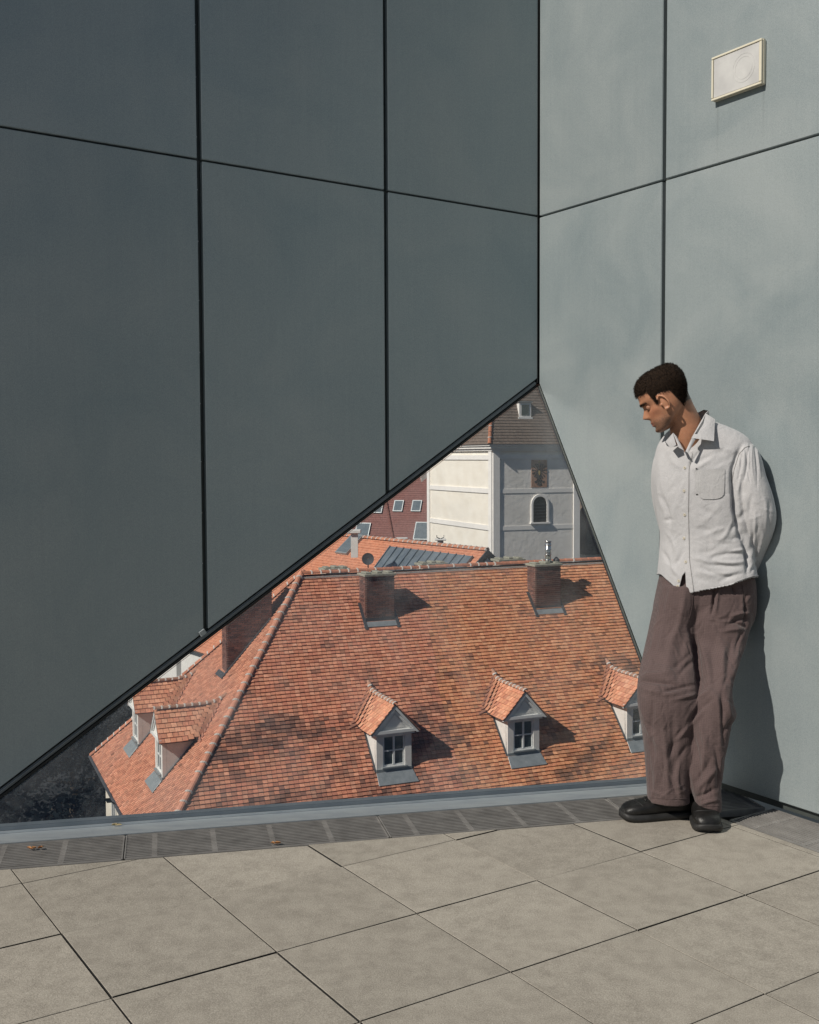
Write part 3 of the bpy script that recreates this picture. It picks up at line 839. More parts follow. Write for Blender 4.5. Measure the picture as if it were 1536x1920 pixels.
for c_, (s0, s1, t0, t1) in ((c1, (8.70, 9.80, 5.22, 5.85)), (c2, (15.72, 16.82, 5.24, 5.87)), (c4, (21.3, 22.4, 5.1, 5.75))):
    b = MB()
    # lead apron in front and dark soakers beside
    q = Hp(s0-.12, t0-.04)+Z*zf(t0-.04)+nF*.04
    b.prism([q, q+V_*(s1-s0+.24), q+V_*(s1-s0+.27)-wF*.22, q-V_*.03-wF*.22], nF*.015)
    b.build('lead_apron', M['lead'], c_)
    b = MB()
    for ss in (s0-.13, s1+.02):
        q = Hp(ss, t0-.25)+Z*zf(t0-.25)+nF*.03
        b.box(q, V_*.11, wF*1.15, nF*.035)
    b.build('side_flashing', M['leadd'], c_)
b = MB(); q = Hp(3.62, 6.0)+Z*zl(3.62)+nLf*.02
b.box(q, E_*.12, wLf*2.7, nLf*.05); b.box(q+E_*.125, E_*.8, wLf*.22, nLf*.05); b.build('side_flashing', M['leadd'], c3)
# steel flue on the right hand chimney
fp = Hp(16.45, 5.55)+Z*(ztop+.13)
b = MB(); b.tube([fp, fp+Z*.86], .115, 14); b.build('flue', M['steel'], c2, smooth=True)
b = MB()
for k in (.12, .34, .52, .70, .84): b.tube([fp+Z*k, fp+Z*(k+.035)], .135, 14)
b.build('flue_collar', M['steel'], c2, smooth=True)
b = MB(); b.tube([fp+V_*.38, fp+V_*.38+Z*.12, fp+V_*.38+Z*.24], [.10, .14, .03], 10); b.build('cowl', M['leadd'], c2, smooth=True)
for s_, w_, h_ in ((8.0, .9, .16), (12.0, 1.0, .18), (15.4, 1.1, .20)):
    cc_ = chimney(s_, s_+w_, TR+.9, TR+1.5, RISE-.05+h_-.12, rnd, lambda s, t: RISE-1.2, pots=True, bricks=False)

# neighbouring orange roof -------------------------------------------------
def strips(roof, O, a, w, n, L, slope_len, ex, mat_, lift=.03, name='tile_course'):
    """tile courses far off, joined"""
    V, F = [], []
    for r in range(int(slope_len/ex)):
        o = O+w*(r*ex); b0 = len(V)
        nn_ = 14
        for k in range(nn_):
            p = o+a*(L*k/(nn_-1))+n*(.012*noise.noise(Vector((k*1.3, r*.7, 2))))
            V += [p, p+n*lift, p+w*(ex+.02)+n*.004]
        for k in range(nn_-1):
            q = b0+k*3; F += [(q, q+3, q+4, q+1), (q+1, q+4, q+5, q+2)]
    me = bpy.data.meshes.new(name); me.from_pydata(V, [], F); me.update()
    o_ = link(name, me, roof, mat_); o_['kind'] = 'stuff'; return o_
def clay(name, c1, c2, joint=True):
    m, t, b = new_mat(name)
    g = N(t, 'ShaderNodeNewGeometry')
    f = noise_n(t, g.outputs['Position'], 1.1, 6, .75); f2 = noise_n(t, g.outputs['Position'], 7, 3, .8)
    c = ramp(t, f, [(.3, c1), (.7, c2)]); c = mixc(t, .45, c, ramp(t, f2, [(.35, tuple(x*.55 for x in c1)), (.6, tuple(min(1, x*1.3) for x in c2))]))
    t.links.new(c, b.inputs['Base Color']); b.inputs['Roughness'].default_value = .85; return m
M['clay2'] = clay('neighbour_clay', (.50, .19, .10), (.56, .24, .14))
M['maroon'] = clay('maroon_clay', (.17, .075, .065), (.22, .10, .085))
M['towerclay'] = clay('tower_clay', (.10, .075, .062), (.17, .13, .105))
Rg0 = at(914, 1033, 45.3); Rg1 = at(700, 1010, 52.0)
ud = Vector((Rg1.x-Rg0.x, Rg1.y-Rg0.y, 0)); ud.normalize(); zr = (Rg0.z+Rg1.z)/2; Rg0.z = zr
h2 = empty('tiled_house', Rg0-Z*6, 'smaller house with bright orange roof carrying a zinc panel, behind the big roof', 'house')
dn = Vector((-ud.y, ud.x, 0)); 
if dn.x > 0: dn = -dn
ang = rad(40); run = 6.5
w2 = (-dn*math.cos(ang)+Z*math.sin(ang)); n2 = (dn*math.sin(ang)+Z*math.cos(ang))
sl2 = run/math.cos(ang); L2 = 17.0
ev2 = Rg0-w2*sl2
b = MB(); ez = zr-run*math.tan(ang)
other = -dn
w3 = (dn*math.cos(ang)+Z*math.sin(ang)); n3 = (-dn*math.sin(ang)+Z*math.cos(ang))
b.prism([Rg0-Z*.06, Rg0-w2*sl2-Z*.06, Rg0-w3*sl2-Z*.06], ud*L2)
rf2 = b.build('roof', M['roofbase'], h2)
strips(rf2, ev2, ud, w2, n2, L2, sl2, .16, M['clay2'])
strips(rf2, Rg0-w3*sl2, ud, w3, n3, L2, sl2, .16, M['clay2'])
ridge_line(rf2, [Rg0+Z*.02, Rg0+ud*L2+Z*.02], .36, RM, RMM, rnd, 1.0, base=(.52, .23, .14))
b = MB(); bx = Rg0+ud*.4; bx.z = GZ
b.box(bx+dn*(run-.4), ud*(L2-.8), -dn*(2*run-.8), Z*(ez-GZ)); b.build('wall', M['plaster'], h2)
b = MB()
for ww, sg in ((w2, 1), (w3, -1)):
    b.prism([Rg0+Z*.06, Rg0-ww*sl2+Z*.06, Rg0-ww*sl2-Z*.12, Rg0-Z*.14], -ud*.06)
b.build('barge_board', M['leadd'], h2)
b = MB(); b.prism([Rg0-ud*.004-Z*.32, Rg0-w2*(sl2*.9)-ud*.004-Z*.3, Rg0-w3*(sl2*.9)-ud*.004-Z*.3], -ud*.02); b.build('gable', M['plaster'], h2)
b = MB(); gc = Rg0-Z*1.05-ud*.026
b.prism([gc+dn*(.55*math.cos(a))+Z*(.5*math.sin(a)) for a in np.linspace(0, math.pi, 10)], -ud*.02); b.build('arched_opening', M['pane'], h2)
# zinc panel with standing seams
nS = n2; c4_ = [on_plane(x, y, Rg0, n2) for x, y in ((735, 1027), (890, 1046), (866, 1075), (695, 1082))]
b = MB(); b.prism([p+n2*.06 for p in c4_], n2*.03); zp = b.build('zinc_panel', M['seam'], rf2)
for k in range(12):
    f = k/11; a_, b_ = c4_[0].lerp(c4_[1], f)+n2*.09, c4_[3].lerp(c4_[2], f)+n2*.09
    s_ = MB(); d_ = (b_-a_); s_.box(a_, d_, ud*.035, n2*.06); s_.build('standing_seam', M['seam'], rf2)
# roof light and little stacks
def rooflight(root, c, a, w, n, ww, hh, name='roof_window'):
    f = MB(); f.box(c, a*ww, w*hh, n*.12); o = f.build(name, M['lead'], root)
    p = MB(); p.box(c+a*.08+w*.08+n*.121, a*(ww-.16), w*(hh-.16), n*.012); p.build('pane', M['skyglass'], o)
M['skyglass'] = simple('sky_reflecting_pane', (.16, .20, .22), (.22, .26, .28), 3, .05, .3, spec=.9)
rooflight(rf2, on_plane(652, 1042, Rg0, n2)+n2*.03, ud, w2, n2, 1.0, 1.3)
def stack(root, px, y0, y1, Y, w, mat_, label=None, arms=False):
    P = at(px, y1, Y); h = (y1-y0)/FPX*Y
    st_ = empty('chimney', P-root_loc(root)); st_.parent = root
    b = MB(); b.box(P-Vector((w/2, w/2, 0)), (w, 0, 0), (0, w, 0), (0, 0, h*.86)); b.build('shaft', mat_, st_)
    b = MB(); b.box(P-Vector((w*.95, w*.95, -h*.865)), (w*1.9, 0, 0), (0, w*1.9, 0), (0, 0, h*.12)); b.build('cap', M['plaster'], st_, bevel=.02)
    if arms:
        b = MB()
        for sx in (-1, 1): b.tube([P+Z*h*.98, P+Z*h*1.12+Vector((sx*w*.6, 0, 0)), P+Z*h*1.3+Vector((sx*w*.6, 0, 0))], .025, 6)
        b.build('cowl', M['leadd'], st_)
stack(h2, 665, 992, 1045, 47.5, .30, M['plaster'])
stack(h2, 826, 1010, 1032, 52.0, .28, M['mortar_d'], arms=True)
stack(h2, 754, 1008, 1020, 54.0, .30, M['plaster'])
# satellite dish near the stack
dr_ = at(690, 1048, 46.5); b = MB(); rings = []
vs = []; n_ = 18
for k, (rr, dd) in enumerate(((.02, .05), (.14, .03), (.26, 0.0))):
    for j in range(n_):
        a = 2*math.pi*j/n_; vs.append(dr_+Vector((rr*math.cos(a), -dd*-1, rr*math.sin(a))))
fs = [(k*n_+j, k*n_+(j+1) % n_, (k+1)*n_+(j+1) % n_, (k+1)*n_+j) for k in range(2) for j in range(n_)]
b.add(vs, fs); b.add([v-Vector((0, .015, 0)) for v in vs], [f[::-1] for f in fs]); b.tube([dr_+Vector((0, .06, 0)), dr_+Vector((0, .2, -.5)), dr_+Vector((0, .2, -1.2))], .03, 6)
b.build('satellite_dish', M['leadd'], h2, smooth=True)

# maroon roofed building ------------------------------------------------------
mh = empty('maroon_roofed_house', at(740, 1020, 74)-Z*12, 'maroon tiled roof with small roof windows, left of the church tower', 'house')
q0 = at(800, 1045, 92); am = azv(-72); wm = (azv(18)*math.cos(rad(58))+Z*math.sin(rad(58))); nm = am.cross(wm).normalized()
if nm.y > 0: nm = -nm
q0 = q0-am*1.0
b = MB(); b.prism([q0, q0+am*22, q0+am*22+wm*14, q0+wm*14], azv(18)*9); rm = b.build('roof', M['roofbase'], mh)
strips(rm, q0-am*.1, am, wm, nm, 22.2, 14, .22, M['maroon'])
b = MB(); p_ = q0+azv(18)*.4; p_.z = GZ; b.box(p_, am*21.5, azv(18)*8, Z*(q0.z-GZ)); b.build('wall', M['plaster'], mh)
# hip that divides the slope
ha = on_plane(738, 1012, q0, nm)+nm*.05; hb_ = on_plane(722, 925, q0, nm)+nm*.05
ridge_line(rm, [ha, hb_], .36, RM, RMM, rnd, 0, base=(.2, .09, .075))
for (x, y, ww, hh) in ((737, 960, .86, 1.1), (771, 960, .86, 1.1), (775, 1013, 1.3, 1.7), (664, 1012, 1.3, 1.6), (700, 963, .8, 1.0)):
    p = on_plane(x, y, q0, nm)+nm*.04; rooflight(rm, p, -am, wm, nm, ww, hh)
b = MB(); cp_ = on_plane(790, 905, q0, nm); b.box(cp_, (.9, .2, 0), (-.2, .9, 0), (0, 0, 1.6)); b.build('chimney', M['mortar'], mh)

# church tower -----------------------------------------------------------------
TY = 68.0
Tc = at(924, 1050, TY); af = azv(68); alf = azv(-22); LF, LL_ = 6.15, 10.2
def Tz(py): return EYE-(py-855.4)/FPX*TY
tw = empty('church_tower', Vector((Tc.x, Tc.y, GZ)), 'white plastered church tower with arched window and painted eagle panel', 'tower')
T0 = Vector((Tc.x, Tc.y, 0))
def Tp(a, b_, z): return T0+af*a+alf*b_+Z*z
nTf = Vector((math.sin(rad(158)), math.cos(rad(158)), 0)); nTl = azv(248)
zc = Tz(846)
b = MB(); b.box(Tp(0, 0, GZ), af*LF, alf*LL_, Z*(zc-GZ)); b.build('wall', M['plaster_t'], tw)
# front field takes a slightly greyer plaster than the walls
b = MB(); b.box(Tp(.50, 0, Tz(1110)), af*(LF-1.0), nTf*.02, Z*(zc-.3-Tz(1110))); b.build('front_field', M['plaster_g'], tw)
# bands and corner strips
b = MB()
for py in (926, 996):
    b.box(Tp(.46, 0, Tz(py)), af*(LF-.92), nTf*.045, Z*.26); b.box(Tp(0, .42, Tz(py)), alf*(LL_-.84), nTl*.07, Z*.30)
b.box(Tp(0, .42, zc-.55), alf*(LL_-.84), nTl*.07, Z*.3); b.box(Tp(.46, 0, zc-.50), af*(LF-.92), nTf*.07, Z*.25)
b.build('string_course', M['band'], tw)
b = MB()
for a_ in (0, LF-.45): b.box(Tp(a_, 0, GZ), af*.45, nTf*.10, Z*(zc-GZ))
for b__ in (0, LL_-.41): b.box(Tp(0, b__, GZ), alf*.41, nTl*.10, Z*(zc-GZ))
b.build('corner_strip', M['band'], tw)
b = MB()
for k, (o_, z_, h_) in enumerate(((.14, zc, .14), (.26, zc+.141, .16), (.36, zc+.302, .10))):
    b.box(Tp(0, 0, z_)-af*o_-alf*o_, af*(LF+2*o_), alf*(LL_+2*o_), Z*h_)
b.build('cornice', M['band'], tw)
# roof
zt_ = zc+.41; ov = .42; apx = Tp(LF/2, LL_/2, zt_+13)
base = [Tp(-ov, -ov, zt_), Tp(LF+ov, -ov, zt_), Tp(LF+ov, LL_+ov, zt_), Tp(-ov, LL_+ov, zt_)]
b = MB(); b.add(base+[apx], [(0, 1, 4), (1, 2, 4), (2, 3, 4), (3, 0, 4), (0, 3, 2, 1)]); tr_ = b.build('roof', M['towerclay'], tw)
# courses as thin steps following the taper
V, F = [], []
nrow = 64
for r in range(nrow):
    f0, f1 = r/nrow*.9, (r+1)/nrow*.9
    for i in range(4):
        a0, a1 = base[i], base[(i+1) % 4]
        p0, p1 = a0.lerp(apx, f0), a1.lerp(apx, f0); q1, q0_ = a1.lerp(apx, f1), a0.lerp(apx, f1)
        n_ = (p1-p0).cross(q0_-p0).normalized(); k0 = len(V)
        V += [p0, p1, p1+n_*.035, p0+n_*.035, q1+n_*.006, q0_+n_*.006]; F += [(k0, k0+1, k0+2, k0+3), (k0+3, k0+2, k0+4, k0+5)]
me = bpy.data.meshes.new('tile_course'); me.from_pydata(V, [], F); me.update(); o_ = link('tile_course', me, tr_, M['towerclay']); o_['kind'] = 'stuff'
ridge_line(tr_, [base[0]+Z*.02, base[0].lerp(apx, .7)], .40, RM, RMM, rnd, .3, base=(.40, .17, .10))
# roof dormer
nTR = (base[1]-base[0]).cross(apx-base[0]).normalized()
dp = on_plane(985, 783, base[0]+nTR*.02, nTR)
dd_ = empty('dormer', dp-root_loc(tw)); dd_.parent = tw
b = MB(); b.box(dp-af*.42, af*.84, -nTf*1.1, Z*.95); b.build('wall', M['band'], dd_)
b = MB(); b.box(dp-af*.26+nTf*.003+Z*.14, af*.52, nTf*.02, Z*.66); b.build('pane', M['pane'], dd_)
b = MB(); b.box(dp-af*.5+Z*.951+nTf*.08, af*1.0, -nTf*1.0, Z*.06); b.build('roof', M['lead'], dd_)
b = MB(); b.box(dp-af*.5-Z*.08+nTf*.05, af*1.0, -nTf*.1, Z*.12); b.build('ledge', M['band'], dd_)
# arched window
wc = on_plane(1012, 979, T0+nTf*.02, nTf)
def arch(c, w, h, n=12):
    return [c+af*(-w/2), c+af*(w/2)]+[c+Z*(h-w/2)+af*(w/2*math.cos(a))+Z*(w/2*math.sin(a)) for a in np.linspace(0, math.pi, n)]
awn = empty('arched_window', wc-root_loc(tw)); awn.parent = tw
ow_ = arch(wc, 1.26, 1.76); iw = arch(wc+Z*.0, .98, 1.62)
b = MB()
for k in range(len(ow_)):
    j = (k+1) % len(ow_)
    if k == 0: continue
    b.prism([ow_[k], ow_[j], iw[j], iw[k]], nTf*.08)
b.box(wc-af*.7-Z*.1, af*1.4, nTf*.14, Z*.098); b.build('surround', M['band'], awn)
b = MB(); b.prism(iw, nTf*.012); b.build('opening', M['void'] if 'void' in M else M['dark'], awn)
b = MB()
for k in range(6): b.box(wc-af*.47+Z*(.12+k*.2)+nTf*.02, af*.94, nTf*.03, Z*.03)
b.build('louvre', M['leadd'], awn)
# painted panel with a double headed eagle
pc = on_plane(1011, 888, T0+nTf*.02, nTf)
pw, ph_ = 1.12, 1.72
M['panelpaint'] = simple('rust_painted_ground', (.34, .19, .13), (.42, .27, .20), 2.5, .9, bump=.2, bscale=20)
M['eagle'] = simple('blackened_paint', (.05, .05, .055), (.09, .085, .08), 5, .9)
M['gold'] = simple('faded_gold', (.42, .30, .12), (.5, .38, .18), 5, .8)
b = MB(); b.box(pc-af*pw/2-Z*ph_/2, af*pw, nTf*.03, Z*ph_); pp_ = b.build('painted_panel', M['panelpaint'], tw)
def E2(x, z, o=.031): return pc+af*(x*pw/2)+Z*(z*ph_/2)+nTf*o
eag = MB()
def poly(pts, o=.031, mi=0): eag.prism([E2(x, z, o) for x, z in pts], nTf*.012, mi)
poly([(-.20, .38), (.20, .38), (.26, .0), (.14, -.42), (-.14, -.42), (-.26, 0)])
for s_ in (-1, 1):
    poly([(s_*.06, .38), (s_*.17, .36), (s_*.26, .62), (s_*.18, .74), (s_*.10, .66)])
    poly([(s_*.17, .74), (s_*.26, .62), (s_*.42, .60), (s_*.27, .72)])
    for k in range(6):
        a = rad(62-k*27); r0, r1 = .22, .86-.04*abs(k-2)
        x0, z0_ = .14, .20
        c_, s2 = math.cos(a), math.sin(a)
        poly([(s_*(x0), z0_), (s_*(x0+c_*r1*.95-s2*.08), z0_+s2*r1*.75+c_*.05), (s_*(x0+c_*r1), z0_+s2*r1*.75), (s_*(x0+c_*r1*.95+s2*.08), z0_+s2*r1*.75-c_*.05)], o=.031+.0005*k)
    poly([(s_*.10, -.30), (s_*.48, -.55), (s_*.62, -.50), (s_*.60, -.66), (s_*.44, -.68), (s_*.08, -.44)])
for k in (-2, -1, 0, 1, 2): poly([(k*.04, -.36), (k*.13+.05, -.88+abs(k)*.04), (k*.13-.05, -.90+abs(k)*.04)], o=.033+.0005*k)
eag.build('eagle', M['eagle'], pp_)
eag = MB(); poly([(-.12, .80), (.12, .80), (.16, .95), (.06, .88), (0, .97), (-.06, .88), (-.16, .95)], .031); poly([(-.10, .22), (.10, .22), (.10, -.02), (0, -.14), (-.10, -.02)], .044)
eag.build('crown_and_shield', M['gold'], pp_)
# dark roofed house right of the tower
dk = empty('dark_roofed_house', at(1110, 1060, 82)-Z*12, 'dark roofed house in the gap right of the tower', 'house')
o_ = at(1086, 1040, 80)
b = MB(); b.box(Vector((o_.x+.6, o_.y, GZ)), (16, 4, 0), (-3, 10, 0), (0, 0, o_.z-GZ)); b.build('wall', M['plaster'], dk)
b = MB(); a_ = Vector((16, 4, 0)); c_ = Vector((-3, 10, 0)); q = Vector((o_.x+.3, o_.y-.3, o_.z))
b.add([q, q+a_, q+a_+c_, q+c_, q+a_*.2+c_*.5+Z*6.5, q+a_*.8+c_*.5+Z*6.5], [(0, 1, 5, 4), (1, 2, 5), (2, 3, 4, 5), (3, 0, 4), (0, 3, 2, 1)])
b.build('roof', M['towerclay'], dk)
# low cream wall building seen between the chimney and the frame
lw = empty('pale_house', at(420, 1190, 55)-Z*8, 'pale walled house half hidden behind the far hip of the big roof', 'house')
o_ = at(330, 1190, 56)
b = MB(); b.box(Vector((o_.x, o_.y, GZ)), (9, 3.2, 0), (-3, 8, 0), (0, 0, o_.z-GZ+.6)); b.build('wall', M['plaster'], lw)
b = MB(); a_ = Vector((9.4, 3.3, 0)); c_ = Vector((-3, 8, 0)); q = Vector((o_.x-.3, o_.y-.3, o_.z+.6))
b.add([q, q+a_, q+a_+c_, q+c_, q+c_*.5+a_*.15+Z*2.6, q+a_*.9+c_*.5+Z*2.6], [(0, 1, 5, 4), (1, 2, 5), (2, 3, 4, 5), (3, 0, 4), (0, 3, 2, 1)])
b.build('roof', M['clay2'], lw)

# trees in the shaded courtyard ----------------------------------------------
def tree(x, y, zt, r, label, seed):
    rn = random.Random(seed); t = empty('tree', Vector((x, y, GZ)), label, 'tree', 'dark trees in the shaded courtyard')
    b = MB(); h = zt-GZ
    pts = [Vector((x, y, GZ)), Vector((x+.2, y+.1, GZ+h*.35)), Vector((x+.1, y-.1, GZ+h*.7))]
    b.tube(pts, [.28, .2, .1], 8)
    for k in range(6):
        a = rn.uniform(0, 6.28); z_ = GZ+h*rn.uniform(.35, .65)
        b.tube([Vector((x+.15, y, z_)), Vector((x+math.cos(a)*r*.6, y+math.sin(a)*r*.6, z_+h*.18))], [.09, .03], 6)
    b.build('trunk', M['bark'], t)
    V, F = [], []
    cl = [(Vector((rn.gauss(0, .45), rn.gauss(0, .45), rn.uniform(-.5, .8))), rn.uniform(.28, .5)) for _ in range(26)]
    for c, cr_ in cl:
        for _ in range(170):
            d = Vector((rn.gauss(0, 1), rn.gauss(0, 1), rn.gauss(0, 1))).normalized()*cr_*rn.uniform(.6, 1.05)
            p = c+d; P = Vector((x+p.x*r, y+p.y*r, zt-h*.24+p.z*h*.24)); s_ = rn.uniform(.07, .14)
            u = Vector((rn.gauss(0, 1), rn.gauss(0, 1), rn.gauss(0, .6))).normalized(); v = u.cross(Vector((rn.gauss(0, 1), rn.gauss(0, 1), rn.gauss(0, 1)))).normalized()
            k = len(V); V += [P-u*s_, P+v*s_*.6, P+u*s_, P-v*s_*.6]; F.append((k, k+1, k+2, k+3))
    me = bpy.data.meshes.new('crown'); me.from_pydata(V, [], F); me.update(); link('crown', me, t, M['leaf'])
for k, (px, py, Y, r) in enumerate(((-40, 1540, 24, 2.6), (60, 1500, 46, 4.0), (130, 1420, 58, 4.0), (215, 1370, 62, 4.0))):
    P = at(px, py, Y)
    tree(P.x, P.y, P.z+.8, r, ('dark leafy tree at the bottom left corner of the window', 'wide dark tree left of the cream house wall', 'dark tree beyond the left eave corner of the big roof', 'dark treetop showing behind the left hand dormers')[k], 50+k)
# unseen tall block added beyond the left wall to shade the courtyard trees
b = MB(); b.box((-34, 1, GZ), (25, 0, 0), (0, 12, 0), (0, 0, 27)); b.build('added_shade_block', M['brown_wall'], bb)

# ------------------------------------------------------------------ the man
def loft_np(rings, n=40, expo=2.0, ycap=True):
    """rings: (centre Vector, half axis a Vector, half axis b Vector[, exponent]) -> verts, faces"""
    V, F = [], []
    for R_ in rings:
        c, a, b_ = R_[:3]; ex = R_[3] if len(R_) > 3 else expo
        for k in range(n):
            t = 2*math.pi*k/n; ct, st_ = math.cos(t), math.sin(t)
            x = math.copysign(abs(ct)**(2/ex), ct); y = math.copysign(abs(st_)**(2/ex), st_)
            V.append(c+a*x+b_*y)
    for i in range(len(rings)-1):
        for k in range(n):
            F.append((i*n+k, i*n+(k+1) % n, (i+1)*n+(k+1) % n, (i+1)*n+k))
    F.append(tuple(range(n))[::-1]); F.append(tuple((len(rings)-1)*n+k for k in range(n)))
    return V, F
def smooth_rings(rows, step=None, sub=6):
    """Catmull-Rom through rows of floats"""
    R_ = [np.array(r, float) for r in rows]; out = []
    for i in range(len(R_)-1):
        p0 = R_[max(i-1, 0)]; p1 = R_[i]; p2 = R_[i+1]; p3 = R_[min(i+2, len(R_)-1)]
        for k in range(sub):
            t = k/sub; out.append(.5*((2*p1)+(-p0+p2)*t+(2*p0-5*p1+4*p2-p3)*t*t+(-p0+3*p1-3*p2+p3)*t**3))
    out.append(R_[-1]); return out
def lean(py):
    """he leans back: the upper body is further away, against the wall"""
    t = min(1, max(0, (1310-py)/170)); return .10*t*t*(3-2*t)
def pt(px, py, Y): return at(px, py, Y+lean(py))
def px_ring(y, xl, xr, Y, b_, shear=.0, ex=2.3):
    """a ring seen between xl and xr at photo height y, centre depth Y, half depth b_"""
    L, R_ = pt(xl, y, Y), pt(xr, y, Y); c = (L+R_)/2; a = (R_-L)/2
    a = Vector((a.x, -shear*a.x, 0)); c.z = (L.z+R_.z)/2
    return (c, a, Vector((shear*b_*.0, b_, 0)), ex)
def limb(rows, n=24, ex=2.0):
    """rows: px, py, Y, radius across, radius deep -> rings square to the limb"""
    rs = smooth_rings(rows, sub=5); C_ = [pt(r[0], r[1], r[2]) for r in rs]; out = []
    for i, r in enumerate(rs):
        t = (C_[min(i+1, len(C_)-1)]-C_[max(i-1, 0)]).normalized()
        a = t.cross(Vector((0, 1, 0))); a.normalize(); b_ = a.cross(t).normalized()
        out.append((C_[i], a*r[3], b_*r[4], ex))
    return out
class SolidB:
    def __init__(s): s.V = []; s.F = []
    def add(s, V, F):
        k = len(s.V); s.V += [tuple(v) for v in V]; s.F += [tuple(k+i for i in f) for f in F]
    def ell(s, c, r, ax=None, n=20):
        V, F = [], []
        ax = ax or (Vector((1, 0, 0)), Vector((0, 1, 0)), Vector((0, 0, 1)))
        for i in range(1, n):
            th = math.pi*i/n
            for j in range(n*2):
                ph = math.pi*j/n
                V.append(c+ax[0]*(r[0]*math.sin(th)*math.cos(ph))+ax[1]*(r[1]*math.sin(th)*math.sin(ph))+ax[2]*(r[2]*math.cos(th)))
        m_ = 2*n
        for i in range(n-2):
            for j in range(m_): F.append((i*m_+j, (i+1)*m_+j, (i+1)*m_+(j+1) % m_, i*m_+(j+1) % m_))
        F.append(tuple(range(m_))); F.append(tuple((n-2)*m_+j for j in range(m_))[::-1])
        s.add(V, F)
    def remesh(s, name, voxel, smooth=4, fac=.5):
        me = bpy.data.meshes.new(name+'_raw'); me.from_pydata(s.V, [], s.F); me.update()
        bm = bmesh.new(); bm.from_mesh(me); bmesh.ops.recalc_face_normals(bm, faces=bm.faces); bm.to_mesh(me); bm.free()
        o = bpy.data.objects.new(name+'_raw', me); COL.objects.link(o)
        m_ = o.modifiers.new('r', 'REMESH'); m_.mode = 'VOXEL'; m_.voxel_size = voxel
        if smooth:
            m2 = o.modifiers.new('s', 'SMOOTH'); m2.iterations = smooth; m2.factor = fac
        dg_ = bpy.context.evaluated_depsgraph_get()
        out = bpy.data.meshes.new_from_object(o.evaluated_get(dg_)); out.name = name
        bpy.data.objects.remove(o); bpy.data.meshes.remove(me)
        return out
def get_np(me):
    n = len(me.vertices); co = np.empty(n*3); me.vertices.foreach_get('co', co)
    no = np.empty(n*3); me.vertices.foreach_get('normal', no); return co.reshape(-1, 3), no.reshape(-1, 3)
def set_np(me, co): me.vertices.foreach_set('co', co.ravel()); me.update()
def folds(me, strokes, extra=None, MUL=1.3):
    """push cloth along its normals in long ridges and valleys; a stroke is x1,y1,x2,y2,width_px,height_mm on the front"""
    co, no = get_np(me); P = to_px(co); d = np.zeros(len(co))
    fr = np.clip((-no[:, 1]+.25)/.5, 0, 1)
    for (x1, y1, x2, y2, w, h) in strokes:
        ax, ay = x2-x1, y2-y1; L = math.hypot(ax, ay)
        t = np.clip(((P[:, 0]-x1)*ax+(P[:, 1]-y1)*ay)/(L*L), 0, 1)
        # slight bow so that folds are not rulers
        off = math.sin(x1*7.3+y1)*.07*L*4*t*(1-t)
        qx = x1+ax*t-ay/L*off; qy = y1+ay*t+ax/L*off
        s_ = np.hypot(P[:, 0]-qx, P[:, 1]-qy)
        tap = np.sin(np.pi*np.clip(t*.86+.07, 0, 1))**.7
        d += MUL*h*.001*np.exp(-(s_/w)**2)*tap
    d *= fr
    if extra is not None: d += extra(co, no, P)
    set_np(me, co+no*d[:, None])
def vnoise(co, sc, seed=0, oct_=3):
    out = np.zeros(len(co))
    for i in range(len(co)):
        out[i] = noise.fractal(Vector((co[i, 0]*sc[0]+seed, co[i, 1]*sc[1], co[i, 2]*sc[2])), 1.0, 2.0, oct_)
    return out

def fabric(name, c1, c2, weave, rough=.85, grid=False, var=.25, bumps=.30):
    m, t, b = new_mat(name)
    v = coords(t)
    big = noise_n(t, v, 9, 5, .6)
    c = ramp(t, big, [(.3, c1), (.7, c2)])
    fn = noise_n(t, v, weave, 2, .7); c = mixc(t, var, c, ramp(t, fn, [(.35, tuple(x*.55 for x in c1)), (.65, tuple(min(1, x*1.35) for x in c2))]))
    h = noise_n(t, v, weave*.8, 3, .7)
    if grid:
        gv = coords(t, (1, 1, 1)); w1 = N(t, 'ShaderNodeTexWave', wave_type='BANDS', bands_direction='X', Scale=55.0, Distortion=.6); w2_ = N(t, 'ShaderNodeTexWave', wave_type='BANDS', bands_direction='Z', Scale=48.0, Distortion=.6)
        t.links.new(gv, w1.inputs['Vector']); t.links.new(gv, w2_.inputs['Vector'])
        g1 = ramp(t, w1.outputs['Fac'], [(.80, (0,)*3), (.95, (1,)*3)]); g2 = ramp(t, w2_.outputs['Fac'], [(.80, (0,)*3), (.95, (1,)*3)])
        g = mixc(t, 1.0, g1, g2, 'LIGHTEN')
        c = mixc(t, mixc(t, 1.0, g, (.28,)*3, 'MULTIPLY'), c, tuple(min(1, x*1.9) for x in c2))
        h = mixc(t, .5, h, g, 'ADD')
    t.links.new(c, b.inputs['Base Color']); b.inputs['Roughness'].default_value = rough
    b.inputs['Specular IOR Level'].default_value = .2
    try: b.inputs['Sheen Weight'].default_value = .15; b.inputs['Sheen Roughness'].default_value = .5
    except Exception: pass
    # crumple
    cr_ = noise_n(t, coords(t, (1, 1, .8)), 26, 4, .55, 1.2)
    n1 = N(t, 'ShaderNodeBump', Strength=bumps, Distance=.012); t.links.new(cr_, n1.inputs['Height'])
    n2_ = N(t, 'ShaderNodeBump', Strength=.35, Distance=.0015); t.links.new(h, n2_.inputs['Height']); t.links.new(n1.outputs[0], n2_.inputs['Normal'])
    t.links.new(n2_.outputs[0], b.inputs['Normal']); return m
M['shirt'] = fabric('washed_linen', (.40, .40, .41), (.475, .47, .48), 420)
M['trouser'] = fabric('brown_ripstop', (.068, .047, .046), (.094, .066, .064), 300, grid=True, bumps=.42)
